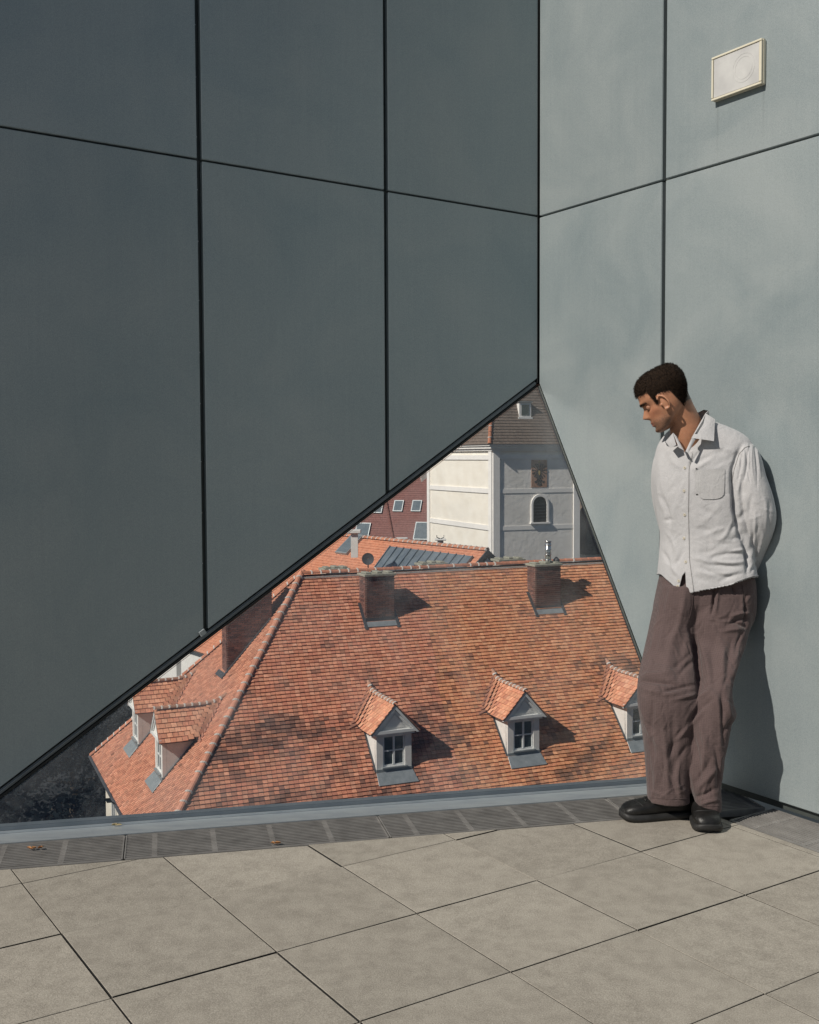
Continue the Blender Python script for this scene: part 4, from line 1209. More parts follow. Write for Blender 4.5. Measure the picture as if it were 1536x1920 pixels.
M['button'] = simple('shell_button', (.55, .50, .38), (.65, .6, .5), 60, .3)
M['stitch'] = simple('stitching', (.25, .24, .23), (.3, .29, .28), 60, .9)
M['shoe'] = simple('black_leather', (.005, .005, .005), (.014, .0135, .013), 22, .42, 0, bump=.6, bscale=55, bdist=.004, spec=.4)
M['sole'] = simple('black_rubber', (.010, .010, .010), (.02, .02, .02), 30, .6)
M['hair'] = simple('dark_brown_hair', (.006, .004, .003), (.030, .018, .011), 140, .8, 0, bump=1.0, bscale=260, bdist=.004, spec=.12)
def skin_mat():
    m, t, b = new_mat('tanned_skin')
    a = N(t, 'ShaderNodeAttribute', attribute_name='tone').outputs['Color']
    v = coords(t); f = noise_n(t, v, 60, 5, .65)
    c = mixc(t, .5, a, mixc(t, 1.0, a, ramp(t, f, [(.3, (.78, .72, .70)), (.7, (1.12, 1.1, 1.08))]), 'MULTIPLY'))
    t.links.new(c, b.inputs['Base Color']); b.inputs['Roughness'].default_value = .48
    b.inputs['Subsurface Weight'].default_value = .08; b.inputs['Subsurface Radius'].default_value = (.01, .004, .002)
    b.inputs['Specular IOR Level'].default_value = .4
    bumpn(t, b, noise_n(t, v, 420, 3, .6), .18, .001); return m
M['skin'] = skin_mat()
M['eye'] = simple('eyeball', (.40, .37, .34), (.35, .31, .28), 30, .25)
M['iris'] = simple('brown_iris', (.03, .018, .01), (.05, .03, .015), 30, .1)

FT = Vector((1.05, 4.36, 0))
man = empty('person', FT, 'man in pale shirt and brown trousers leaning on the right wall, looking down', 'person')

# head frame -----------------------------------------------------------
HP = rad(27); HAZ = -77.0
hf0 = azv(HAZ)
hf = hf0*math.cos(HP)-Z*math.sin(HP); hu = Z*math.cos(HP)+hf0*math.sin(HP)
hl = hu.cross(hf).normalized()             # to his left side
if hl.y > 0: hl = -hl                      # his left side is the one towards the camera
# small roll of the head towards the camera side
HO = pt(1247, 748, 4.47); HS = 1.02
def HH(f, u, l): return HO+(hf*f+hu*u+hl*l)*HS
prof = [  # u, front, back, half width, exponent
    (.124, .010, -.035, .014, 2), (.121, .036, -.062, .036, 2), (.112, .062, -.083, .054, 2), (.097, .081, -.096, .066, 2.1),
    (.078, .0905, -.103, .072, 2.2), (.058, .0945, -.106, .0755, 2.3), (.038, .096, -.103, .076, 2.35), (.022, .0975, -.100, .0755, 2.35),
    (.010, .0945, -.096, .0745, 2.3), (-.002, .0895, -.091, .073, 2.3), (-.015, .089, -.085, .0715, 2.25), (-.028, .0895, -.078, .070, 2.2),
    (-.040, .090, -.071, .0675, 2.15), (-.052, .0905, -.063, .0645, 2.1), (-.062, .0905, -.050, .0615, 2.1), (-.072, .090, -.034, .0585, 2.1),
    (-.082, .0885, -.018, .0545, 2.15), (-.092, .0885, -.002, .0495, 2.2), (-.102, .087, .014, .043, 2.2), (-.110, .082, .028, .033, 2.1), (-.115, .072, .040, .018, 2)]
pr_ = smooth_rings(prof, sub=4)
SB = SolidB()
HV, HF_ = [], []; nh = 72
for r in pr_:
    u, f, bk, w, ex = r; c = (f+bk)/2; a = (f-bk)/2
    for k in range(nh):
        t = 2*math.pi*k/nh; ct, st_ = math.cos(t), math.sin(t)
        x = math.copysign(abs(ct)**(2/ex), ct)*a; y = math.copysign(abs(st_)**(2/ex), st_)*w
        # face narrows towards the front below the brow
        fr_ = max(0, x/a)
        if u < .03: y *= 1-.20*fr_**2*min(1, (.03-u)/.05)
        xx, yy = c+x, y
        HV.append([xx, u, yy])
HV = np.array(HV)
def gs(v, c, s_): return np.exp(-((v-c)/s_)**2)
f_, u_, l_ = HV[:, 0].copy(), HV[:, 1].copy(), HV[:, 2].copy()
frontw = np.clip((f_-.02)/.06, 0, 1)
al_ = np.abs(l_)
df_ = np.zeros(len(HV))
# sockets, brow, nose, lips, chin, cheek bone
df_ -= .016*gs(al_, .031, .015)*gs(u_, .000, .012)*frontw
df_ += .005*gs(al_, .024, .026)*gs(u_, .020, .008)*frontw
nose = np.where(u_ > -.034, np.clip((.008-u_)/.042, 0, 1), np.clip((u_+.050)/.016, 0, 1))
df_ += .027*nose*gs(al_, 0, .0095+.0*u_)*frontw + .009*gs(al_, .013, .007)*gs(u_, -.038, .008)*frontw
df_ += .0055*gs(u_, -.064, .0045)*gs(al_, 0, .022)*frontw
df_ -= .0045*gs(u_, -.0705, .0025)*gs(al_, 0, .024)*frontw
df_ += .0055*gs(u_, -.077, .0050)*gs(al_, 0, .019)*frontw
df_ -= .0045*gs(u_, -.087, .0055)*gs(al_, 0, .022)*frontw
df_ += .0050*gs(u_, -.103, .009)*gs(al_, 0, .02)*frontw
HV[:, 0] += df_
dl = .0045*gs(f_, .060, .022)*gs(u_, -.020, .014) - .004*gs(f_, .052, .02)*gs(u_, -.055, .016) + .004*gs(f_, .005, .03)*gs(u_, -.078, .016)-.004*gs(f_, .078, .014)*gs(u_, .012, .02)
HV[:, 2] += np.sign(l_)*dl
HVw = [HH(*p) for p in HV]
m0 = len(pr_)
for i in range(m0-1):
    for k in range(nh): HF_.append((i*nh+k, i*nh+(k+1) % nh, (i+1)*nh+(k+1) % nh, (i+1)*nh+k))
HF_.append(tuple(range(nh))[::-1]); HF_.append(tuple((m0-1)*nh+k for k in range(nh)))
SB.add(HVw, HF_)
# ears: rim, lobe, bowl
for sg in (1, -1):
    pts = []
    for k in range(15):
        a = rad(-115+k*18.5); ru = .031 if math.sin(a) > 0 else .030
        pts.append(HH(.012-.018*math.cos(a)-.006*math.sin(a)*-1, -.012+ru*math.sin(a), sg*(.0755+.013*max(0, math.cos(a))+.004)))
    tb = MB(); tb.tube(pts, [.0045]*4+[.005]*7+[.0055]*4, 8); SB.add(tb.v, tb.f)
    SB.ell(HH(.008, -.014, sg*.0745), (.015*HS, .007*HS, .028*HS), (hf, hl, hu), 10)
    SB.ell(HH(.024, -.018, sg*.077), (.005, .005, .006), (hf, hl, hu), 8)
    SB.ell(HH(.014, -.040, sg*.0775), (.008, .0045, .009), (hf, hl, hu), 8)
# neck
nk = limb([(1262, 735, 4.475, .056, .060), (1272, 764, 4.485, .061, .064), (1283, 790, 4.495, .065, .068), (1290, 812, 4.505, .070, .074), (1290, 838, 4.53, .060, .078), (1296, 860, 4.54, .075, .075)], 32)
SB.add(*loft_np(nk, 32))
# throat and adam's apple

# torso, arms, legs under the clothes: one body
tor = [px_ring(y, l, r, Y, b_, .30) for (y, l, r, Y, b_) in smooth_rings([
    (822, 1268, 1345, 4.54, .060), (850, 1256, 1366, 4.53, .085), (900, 1254, 1366, 4.53, .10), (960, 1258, 1366, 4.53, .10),
    (1020, 1262, 1372, 4.54, .10), (1080, 1252, 1392, 4.55, .11), (1140, 1256, 1388, 4.55, .10), (1160, 1275, 1370, 4.55, .07)], sub=3)]
SB.add(*loft_np(tor, 36))
armL = [(1390, 860, 4.47, .046, .046), (1414, 900, 4.44, .044, .044), (1421, 955, 4.43, .038, .038), (1418, 985, 4.44, .035, .035), (1411, 1030, 4.50, .028, .028), (1402, 1068, 4.55, .022, .024), (1385, 1098, 4.60, .026, .030)]
armR = [(1256, 858, 4.60, .052, .052), (1246, 905, 4.64, .048, .048), (1248, 960, 4.68, .043, .043), (1272, 1020, 4.70, .038, .038), (1310, 1070, 4.70, .030, .030), (1335, 1092, 4.69, .026, .030)]
for A_ in (armL, armR): SB.add(*loft_np(limb(A_, 20), 20))
# hands clasped loosely behind the hips
for (c0, d_, sd_) in ((pt(1380, 1104, 4.61), Vector((-1, .25, -.35)), 1), (pt(1340, 1098, 4.69), Vector((1, -.1, -.4)), -1)):
    d_.normalize(); pn = Vector((0, 1, .1)).normalized(); sdv = d_.cross(pn).normalized()
    SB.ell(c0+d_*.03, (.050, .016, .040), (d_, pn, sdv), 10)
    for k in range(4):
        q = c0+d_*.065+sdv*(-.03+.02*k); L_ = (.062, .072, .068, .052)[k]
        tb = MB(); tb.tube([q, q+d_*L_*.5+pn*.002, q+d_*L_*.8-pn*.010, q+d_*L_-pn*.022], [.0095, .009, .0085, .0075], 8); SB.add(tb.v, tb.f)
    q = c0+d_*.01+sdv*(-.034); tb = MB(); tb.tube([q, q+d_*.03-sdv*.025, q+d_*.055-sdv*.03-pn*.01], [.012, .0105, .009], 8); SB.add(tb.v, tb.f)
legA = [(1272, 1150, 4.56, .070, .075), (1260, 1220, 4.52, .060, .070), (1250, 1300, 4.46, .052, .058), (1254, 1400, 4.43, .048, .052), (1262, 1480, 4.40, .032, .036), (1268, 1508, 4.39, .024, .026)]
legB = [(1350, 1150, 4.55, .070, .075), (1348, 1220, 4.48, .058, .070), (1339, 1270, 4.44, .050, .060), (1338, 1310, 4.40, .048, .056), (1330, 1400, 4.38, .046, .052), (1327, 1495, 4.37, .030, .036), (1328, 1515, 4.37, .024, .026)]
for A_ in (legA, legB): SB.add(*loft_np(limb(A_, 20), 20))
body = SB.remesh('body', .0034, 2, .4)
co, no = get_np(body)
rel = (co-np.array(HO))/HS; hfc = rel@np.array(hf); huc = rel@np.array(hu); hlc = rel@np.array(hl)
# colours that belong to the skin: lips, beard shadow, brows
tone = np.tile(np.array([.41, .200, .118]), (len(co), 1))
isH = (huc > -.125)*(np.abs(hlc) < .09)*(hfc > -.12)*(hfc < .14)
al2 = np.abs(hlc)
beard = isH*np.clip(gs(huc, -.088, .036)*np.clip((hfc+.005)/.035, 0, 1), 0, 1)*(1-gs(al2, .05, .018)*gs(huc, -.045, .014)*.8)
rngn = np.random.RandomState(5).rand(len(co))
beard = np.clip(beard*(.5+.7*rngn), 0, .8)
tone = tone*(1-beard[:, None])+np.array([.085, .055, .040])*beard[:, None]
lips = isH*gs(huc, -.0705, .0085)*gs(al2, 0, .020)*(hfc > .08)
tone = tone*(1-.75*lips[:, None])+np.array([.40, .13, .10])*.75*lips[:, None]
brow = isH*np.clip(gs(huc, .0175, .0048)*1.3, 0, 1)*((al2 > .008)*(al2 < .052))*(hfc > .055)
tone = tone*(1-.9*brow[:, None])+np.array([.035, .02, .014])*.9*brow[:, None]
cheek = isH*gs(hfc, .065, .03)*gs(huc, -.03, .022)*(al2 > .02)
tone *= (1+np.array([.10, -.02, -.04])*cheek[:, None])
# buzzed hair shade under the strands
def hair_mask(h, u, l):
    al = np.abs(l)
    # lower limit of the hair along the side of the head
    lim = np.where(h > .03, .050-.0*h, np.where(h > -.008, .026, np.where(h > -.030, .020, np.where(h > -.055, .018-( -.030-h)*3.2, -.062-(-.055-h)*.35))))
    lim = np.where((h > .030)*(h <= .075), .052-(.0)*al, lim)
    lim = np.where(h > .075, .056-.1*al, lim)
    lim = np.where(al < .045, np.where(h > .05, .056, np.where(h < -.05, -.068, lim)), lim)
    side_burn = (h > .030)*(h < .052-.25*np.clip(.05-u, 0, .1))*(u > -.008)*(al > .05)
    return ((u > lim) | (side_burn > 0))
hm = hair_mask(hfc, huc, hlc)*isH*(huc > -.047)
fade = hair_mask(hfc, huc, hlc)*isH*np.clip((huc+.078)/.03, 0, 1)*(rngn*.8+.1)
tone = tone*(1-fade[:, None])+np.array([.06, .038, .026])*fade[:, None]
tone = np.where(hm[:, None] > 0, np.array([.05, .032, .022]), tone)
ca = body.color_attributes.new('tone', 'FLOAT_COLOR', 'POINT'); ca.data.foreach_set('color', np.c_[tone, np.ones(len(co))].astype('f').ravel())
link('body', body, man, M['skin'], smooth=True)

# hair: cap with short strands ------------------------------------------
nbig = 96; hv, idx = [], {}
grid = []
pr2 = smooth_rings(prof[:17], sub=8)
HVh = []
for r in pr2:
    u, f, bk, w, ex = r; c = (f+bk)/2; a = (f-bk)/2
    row = []
    for k in range(nbig):
        t = 2*math.pi*k/nbig; ct, st_ = math.cos(t), math.sin(t)
        row.append((c+math.copysign(abs(ct)**(2/ex), ct)*a, u, math.copysign(abs(st_)**(2/ex), st_)*w))
    HVh.append(row)
def hair_th(h, u, l):
    """thickness of the hair: long on top and at the front, faded at nape and sides"""
    top = min(1, max(0, (u-.0)/.075)); return .0018+.0030*top-.001*max(0, min(1, (h-.07)/.03))*top
V, F = [], []
cen = Vector((-.005, .02, 0))
hid = {}
rn_h = random.Random(4)
for i, row in enumerate(HVh):
    for k, (h, u, l) in enumerate(row):
        n_ = Vector((h-cen.x, (u-cen.y)*1.0, l)).normalized(); th = hair_th(h, u, l)
        th *= 1+.22*noise.noise(Vector((h*45, u*45, l*45)))
        hid[(i, k)] = len(V); V.append(HH(h+n_.x*th, u+n_.y*th, l+n_.z*th))
okm = lambda h, u, l: bool(hair_mask(np.array([h+.006*noise.noise(Vector((h*90, u*90, l*90)))]), np.array([u-.004+.007*noise.noise(Vector((h*120, u*120, l*120+5)))]), np.array([l]))[0])
ok = [[okm(*p) for p in row] for row in HVh]
for i in range(len(HVh)-1):
    for k in range(nbig):
        k2 = (k+1) % nbig
        if ok[i][k] and ok[i][k2] and ok[i+1][k] and ok[i+1][k2]: F.append((hid[(i, k)], hid[(i, k2)], hid[(i+1, k2)], hid[(i+1, k)]))
F.append(tuple(hid[(0, k)] for k in range(nbig))[::-1])
hb = MB(); hb.add(V, F); cap_o = hb.build('hair', M['hair'], man, smooth=True)
V, F = [], []
for _ in range(26000):
    i = int(rn_h.random()**.8*(len(HVh)-1)); k = rn_h.randrange(nbig)
    h, u, l = HVh[i][k]
    h += rn_h.uniform(-.003, .003); u += rn_h.uniform(-.003, .003); l += rn_h.uniform(-.002, .002)
    if not bool(hair_mask(np.array([h]), np.array([u+rn_h.uniform(-.002, .005)]), np.array([l]))[0]): continue
    n_ = Vector((h-cen.x, (u-cen.y), l)).normalized(); th = hair_th(h, u, l)
    base_ = Vector((h, u, l))+n_*th*.55
    comb = Vector((.6 if u > .06 else .05, -.5 if u < .06 else -.05, 0))
    if h > .06: comb = Vector((.5, -.55, 0))
    tip = base_+(n_*1.0+comb+Vector((rn_h.gauss(0, .35), rn_h.gauss(0, .35), rn_h.gauss(0, .35)))).normalized()*max(th, .006)*rn_h.uniform(.8, 1.5)
    sd2 = n_.cross(Vector((rn_h.gauss(0, 1), rn_h.gauss(0, 1), rn_h.gauss(0, 1)))).normalized().normalized()*.0011
    kk = len(V); V += [HH(*(base_-sd2)), HH(*(base_+sd2)), HH(*tip)]; F.append((kk, kk+1, kk+2))
hb = MB(); hb.add(V, F); so_ = hb.build('hair_strand', M['hair'], cap_o); so_['kind'] = 'stuff'
# brow hairs and lashes, eyes
for sg in (1, -1):
    V, F = [], []
    for k in range(110):
        l = sg*rn_h.uniform(.010, .050); u = .0175+rn_h.gauss(0, .0022)-max(0, abs(l)-.036)*.35; h = .0965-.9*(l*l)*7.5+.003
        d_ = Vector((.2, .25, sg*1)).normalized()*.007; p = Vector((h, u, l)); k0 = len(V)
        V += [HH(*(p-Vector((0, .0006, 0)))), HH(*(p+Vector((0, .0006, 0)))), HH(*(p+d_+Vector((.003, 0, 0))))]; F.append((k0, k0+1, k0+2))
    hb = MB(); hb.add(V, F); hb.build('eyebrow', M['hair'], man)
    e_ = SolidB(); ec = (.0700, -.002, sg*.031); e_.ell(HH(*ec), (.0125, .0125, .0125), (hf, hl, hu), 12)
    me = bpy.data.meshes.new('eyeball'); me.from_pydata(e_.V, [], e_.F); me.update(); eo = link('eyeball', me, man, M['eye'], True)
    e_ = SolidB(); e_.ell(HH(ec[0]+.0095, ec[1]-.005, ec[2]), (.0045, .006, .006), (hf, hl, hu), 8)
    me = bpy.data.meshes.new('iris'); me.from_pydata(e_.V, [], e_.F); me.update(); link('iris', me, eo, M['iris'], True)
    # upper lid, lowered
    V, F = [], []
    for i in range(7):
        a = rad(-52+i*22)
        for j in range(9):
            b_ = rad(-104+j*26); R_ = .0138
            V.append(HH(ec[0]+R_*math.cos(a)*math.cos(b_), ec[1]+R_*math.sin(a)-.001, ec[2]+R_*math.cos(a)*math.sin(b_)))
    F = [(i*9+j, i*9+j+1, (i+1)*9+j+1, (i+1)*9+j) for i in range(6) for j in range(8)]
    hb = MB(); hb.add(V, F); lo_ = hb.build('eyelid', M['lid'] if 'lid' in M else M.setdefault('lid', simple('lid_skin', (.26, .12, .07), (.32, .15, .09), 30, .6)), man, smooth=True)
    V, F = [], []
    for j in range(16):
        b_ = rad(-65+j*8.5); p = Vector((ec[0]+.0138*math.cos(b_), ec[1]-.003, ec[2]+.0138*math.sin(b_))); k0 = len(V)
        V += [HH(*(p-Vector((0, 0, .0005)))), HH(*(p+Vector((0, 0, .0005)))), HH(*(p+Vector((.007*math.cos(b_), -.002, .007*math.sin(b_)))))]; F.append((k0, k0+1, k0+2))
    hb = MB(); hb.add(V, F); hb.build('eyelash', M['hair'], eo)

# shirt -------------------------------------------------------------------
SB = SolidB()
sh = [px_ring(y, l, r, Y, b_, s_, 2.4) for (y, l, r, Y, b_, s_) in smooth_rings([
    (790, 1291, 1334, 4.53, .055, .3), (800, 1268, 1358, 4.53, .075, .3), (815, 1252, 1385, 4.53, .092, .3), (835, 1240, 1402, 4.53, .108, .3), (865, 1234, 1404, 4.53, .122, .3),
    (905, 1233, 1402, 4.53, .132, .3), (950, 1237, 1398, 4.535, .135, .3), (1000, 1244, 1399, 4.54, .135, .3), (1040, 1243, 1404, 4.54, .14, .3),
    (1080, 1240, 1410, 4.54, .148, .3), (1122, 1241, 1411, 4.54, .15, .3)], sub=4)]
SB.add(*loft_np(sh, 48))
slL_ = limb([(1376, 842, 4.48, .060, .070), (1397, 862, 4.45, .064, .073), (1407, 900, 4.425, .066, .068), (1419, 945, 4.42, .070, .068), (1424, 980, 4.43, .066, .062), (1416, 1030, 4.50, .046, .050), (1404, 1080, 4.565, .028, .038), (1400, 1092, 4.58, .029, .036)], 32)
SB.add(*loft_np(slL_, 32))
slR_ = limb([(1268, 842, 4.58, .060, .065), (1252, 868, 4.60, .060, .068), (1246, 915, 4.64, .056, .065), (1252, 960, 4.68, .055, .060), (1268, 1010, 4.70, .050, .055), (1305, 1060, 4.70, .036, .04), (1325, 1080, 4.70, .033, .036)], 28)
SB.add(*loft_np(slR_, 28))
shirt = SB.remesh('shirt', .0034, 12, .5)
co, no = get_np(shirt); P = to_px(co)
# hem: two tails, longer in front
hx = [1225, 1240, 1255, 1268, 1273, 1279, 1285, 1288, 1300, 1330, 1370, 1400, 1412, 1440]
hy = [1076, 1079, 1092, 1104, 1107, 1082, 1074, 1112, 1112, 1106, 1098, 1087, 1083, 1083]
hem = np.interp(P[:, 0], hx, hy)
isb = (P[:, 1] > hem)
zz = EYE-(hem-855.4)/FPX*co[:, 1]
keep_sleeve = (P[:, 0] > 1398)*(co[:, 1] > 4.5)
co[:, 2] = np.where(isb > 0, np.maximum(co[:, 2], zz), co[:, 2])
# opening at the neck
def tri_in(P, tri):
    s_ = [ (tri[(i+1) % 3][0]-tri[i][0])*(P[:, 1]-tri[i][1])-(tri[(i+1) % 3][1]-tri[i][1])*(P[:, 0]-tri[i][0]) for i in range(3)]
    s_ = [q/math.hypot(tri[(i+1) % 3][0]-tri[i][0], tri[(i+1) % 3][1]-tri[i][1]) for i, q in enumerate(s_)]
    a = np.minimum(np.minimum(s_[0], s_[1]), s_[2]); b_ = np.maximum(np.maximum(s_[0], s_[1]), s_[2])
    return np.where(a > 0, a, np.where(b_ < 0, -b_, 0))
vv = tri_in(P, [(1261, 802), (1297, 806), (1285, 850)])
co[:, 1] += np.where(no[:, 1] < .2, np.clip(vv/4, 0, 1)*.060, 0)
# a sharp overlap along the button placket and the sleeve seam
front = no[:, 1] < 0
xp = np.interp(P[:, 1], [830, 870, 960, 1050, 1115], [1302, 1292, 1291, 1293, 1302])
step = 1/(1+np.exp(-(P[:, 0]-xp)/1.0))
inb = (P[:, 1] > 845)*(P[:, 0] > 1240)*(P[:, 0] < 1350)*front
co[:, 1] += inb*(-.0035*np.exp(-np.clip(xp-P[:, 0], 0, 99)/7)*(1-step))
set_np(shirt, co)
fs = [
 # x1,y1,x2,y2,width,height mm : shoulder to chest
 (1330, 830, 1375, 845, 5, 3), (1345, 850, 1300, 880, 5, 3.5), (1362, 838, 1296, 868, 6, -3), (1315, 845, 1293, 875, 3, -3), (1380, 850, 1345, 872, 5, -2.5),
 (1390, 838, 1374, 900, 4, -9), (1374, 890, 1378, 960, 4.5, -13), (1377, 940, 1390, 1010, 4.5, -13), (1388, 1000, 1402, 1075, 4.5, -12), (1398, 840, 1380, 930, 4, 5), (1372, 870, 1374, 930, 4, -5), (1379, 905, 1392, 1000, 4.5, -9), (1370, 930, 1384, 985, 4, 4),
 (1390, 985, 1402, 1060, 4, -7), (1396, 930, 1408, 1050, 4.5, 6),
 # sleeve pleats
 (1402, 834, 1402, 885, 1.7, 3), (1406, 834, 1407, 905, 1.5, -4), (1411, 836, 1414, 900, 1.7, 3), (1415.5, 838, 1420, 915, 1.5, -3.5), (1420, 840, 1427, 895, 1.7, 2.5), (1397, 840, 1395, 900, 1.7, -5), (1392, 842, 1389, 890, 1.8, 4), (1387, 850, 1384, 900, 1.7, -4),
 (1410, 930, 1408, 1010, 4, -4), (1432, 930, 1436, 990, 4, 3), (1420, 990, 1404, 1060, 4, -5), (1432, 1000, 1412, 1062, 4, 5), (1444, 940, 1446, 1000, 4, -3), (1416, 960, 1412, 1040, 3, 5), (1424, 1040, 1408, 1075, 3, -4),
 # waist: drag folds from the right elbow
 (1400, 1000, 1350, 1020, 6, -5), (1398, 960, 1362, 1005, 5, -6), (1372, 985, 1352, 1012, 5, 6), (1390, 1010, 1358, 1016, 4, 4), (1395, 1040, 1335, 1046, 4, -5), (1398, 1052, 1340, 1052, 4, 5), (1390, 1062, 1325, 1058, 4, -5),
 (1385, 1072, 1310, 1072, 5, 4), (1375, 1082, 1315, 1064, 4, -4), (1400, 1030, 1370, 1034, 3, 4), (1340, 1030, 1310, 1036, 5, -2.5), (1330, 1090, 1300, 1080, 5, -2.5), (1392, 1075, 1350, 1090, 4, -4), (1300, 1045, 1340, 1062, 4, 3),
 # left flank
 (1240, 930, 1256, 985, 4, -5), (1236, 900, 1243, 955, 3.5, 4), (1247, 975, 1262, 975, 4, -4), (1252, 1000, 1270, 1045, 4, 3), (1244, 1035, 1258, 1060, 4, -5), (1256, 1050, 1272, 1080, 4, 4), (1262, 1000, 1256, 1050, 5, -3),
 (1245, 850, 1262, 900, 6, -2.5), (1258, 860, 1280, 880, 5, 2.5), (1240, 870, 1246, 930, 4, 3), (1264, 1060, 1282, 1030, 4, -3), (1270, 940, 1262, 990, 6, 2), (1275, 900, 1250, 925, 6, -2),
 (1310, 950, 1345, 965, 6, -2), (1350, 945, 1310, 985, 6, 2), (1300, 990, 1340, 1000, 6, -2), (1322, 1005, 1360, 990, 5, 2.5), (1365, 860, 1340, 880, 5, 2),
]
rs = random.Random(12)
for _ in range(45):
    x, y = rs.uniform(1240, 1450), rs.uniform(850, 1095); a = rs.gauss(.3 if x > 1300 else 1.2, .9); L_ = rs.uniform(10, 34)
    fs.append((x, y, x+math.cos(a)*L_, y+math.sin(a)*L_, rs.uniform(1.4, 3.5), rs.choice([-1, 1])*rs.uniform(.4, 1.0)))
folds(shirt, fs, lambda co, no, P: vnoise(co, (7, 7, 4), 3, 2)*.0025)
shirt_o = link('shirt', shirt, man, M['shirt'], smooth=True)
# surface finder for things sewn on the front
from mathutils.bvhtree import BVHTree
def bvh(me): return BVHTree.FromPolygons([v.co for v in me.vertices], [p.vertices for p in me.polygons])
bt = bvh(shirt)
def on_cloth(px, py, tree, lift=.002, fallback=4.40):
    d = ray(px, py).normalized(); h = tree.ray_cast(EYEP, d)
    if h[0] is None: return EYEP+ray(px, py)*fallback, Vector((0, -1, 0))
    return h[0]+h[1]*lift if h[1].dot(d) < 0 else h[0]-d*lift, (h[1] if h[1].dot(d) < 0 else -h[1])
def strip_on(name, pts, w, mat_, parent, lift=.0012, tree=None):
    tree = tree or bt; b = MB(); P_ = []
    for i in range(len(pts)-1):
        for k in range(6):
            t = k/6; P_.append((pts[i][0]*(1-t)+pts[i+1][0]*t, pts[i][1]*(1-t)+pts[i+1][1]*t))
    P_.append(pts[-1]); b.tube([on_cloth(x, y, tree, lift)[0] for x, y in P_], w, 5); return b.build(name, mat_, parent, smooth=True)
for x, y in ((1284, 877), (1283, 920), (1284, 965), (1283, 1009), (1286, 1053), (1273, 1089), (1271, 1099), (1275, 838)):
    p, n_ = on_cloth(x, y, bt, .001); n_ = (n_+Vector((0, -1.5, 0))).normalized(); b = MB()
    b.tube([p, p+n_*.0028], .0056, 14); bo = b.build('button', M['button'], shirt_o, smooth=False)
    b = MB(); b.tube([p+n_*.0029, p+n_*.0036], .0018, 8); b.build('thread', M['stitch'], shirt_o)
strip_on('placket_seam', [(1299, 850), (1292, 880), (1291, 960), (1293, 1050), (1301, 1109)], .0009, M['stitch'], shirt_o)
strip_on('shoulder_seam', [(1405, 836), (1396, 840), (1386, 852), (1377, 880), (1373, 905)], .0012, M['stitch'], shirt_o)
# chest pocket
pk = [(1304, 881), (1331, 880), (1359, 879), (1360, 905), (1358, 930), (1352, 935), (1330, 937), (1313, 936), (1308, 930), (1305, 905)]
M['pocket'] = fabric('pocket_linen', (.375, .375, .38), (.45, .445, .45), 420)
b = MB(); nx_, ny_ = 12, 12; V, F = [], []
for j in range(ny_+1):
    for i in range(nx_+1):
        u, v = i/nx_, j/ny_
        x = (1304+1*v+max(0, v-.85)*30*(1-u)*1)+(55-2*v)*u; y = 881-2*u+56*v+ (0 if v < .9 else -8*(abs(u-.5)*2)**4*1)
        p, n_ = on_cloth(x, y, bt, .0022); V.append(p+Vector((0, -.001-.0025*math.sin(math.pi*u)*max(0, 1-v*3), 0)))
F = [(j*(nx_+1)+i, j*(nx_+1)+i+1, (j+1)*(nx_+1)+i+1, (j+1)*(nx_+1)+i) for j in range(ny_) for i in range(nx_)]
b.add(V, [f[::-1] for f in F]); b.build('pocket', M['pocket'], shirt_o, smooth=True)
strip_on('pocket_seam', [(1310, 885), (1310, 918), (1313, 930), (1319, 935), (1330, 936), (1348, 934), (1355, 930), (1358, 922), (1359, 882)], .0008, M['pocket'], shirt_o, lift=.003)
# tiny embroidered mark by the pocket corner
b = MB(); ep = [on_cloth(x, y, bt, .0034)[0] for x, y in ((1304.5, 877.5), (1308.5, 877.5), (1306.5, 880), (1305.5, 882.5), (1305.5, 879.5))]
b.prism(ep, (0, -.0006, 0)); b.build('embroidered_mark', M['dark'], shirt_o)

# collar: stand round the neck and two points
def collar_sheet(name, pts_px, depth, thick=.0022, sub=5, puff=.006):
    """pts_px: quad (a,b,c,d) with depths"""
    b = MB(); a, b2, c, d = [pt(x, y, Y) for x, y, Y in pts_px]; V = []
    for j in range(sub+1):
        for i in range(sub+1):
            u, v = i/sub, j/sub; p = a.lerp(b2, u).lerp(d.lerp(c, u), v); p = p+Vector((0, -puff*math.sin(math.pi*u)*math.sin(math.pi*(v*.8+.1)), 0)); V.append(p)
    n1 = (sub+1)**2; V += [p+Vector((0, thick, 0)) for p in V]
    F = []
    for j in range(sub):
        for i in range(sub):
            q = j*(sub+1)+i; F.append((q, q+1, q+sub+2, q+sub+1)); F.append((n1+q, n1+q+sub+1, n1+q+sub+2, n1+q+1))
    edge = [i for i in range(sub+1)]+[(j+1)*(sub+1)-1+0 for j in range(1, sub+1)]+[sub*(sub+1)+i for i in range(sub-1, -1, -1)]+[j*(sub+1) for j in range(sub-1, 0, -1)]
    for k in range(len(edge)): a_, b_ = edge[k], edge[(k+1) % len(edge)]; F.append((a_, b_, n1+b_, n1+a_))
    b.add(V, F); o = b.build(name, M['shirt'], shirt_o, smooth=False)
    return o
collar_sheet('collar_point', [(1323, 775, 4.46), (1341, 786, 4.445), (1339, 827, 4.385), (1297, 821, 4.40)], 0)
collar_sheet('collar_point', [(1262, 812, 4.44), (1268, 834, 4.425), (1258, 841, 4.44), (1248, 828, 4.46)], 0, puff=.004)
collar_sheet('collar_fold', [(1262, 811, 4.44), (1269, 818, 4.435), (1283, 845, 4.405), (1273, 839, 4.41)], 0, puff=.003)
collar_sheet('collar_fold', [(1298, 820, 4.40), (1304, 824, 4.40), (1291, 850, 4.395), (1286, 846, 4.40)], 0, puff=.003)
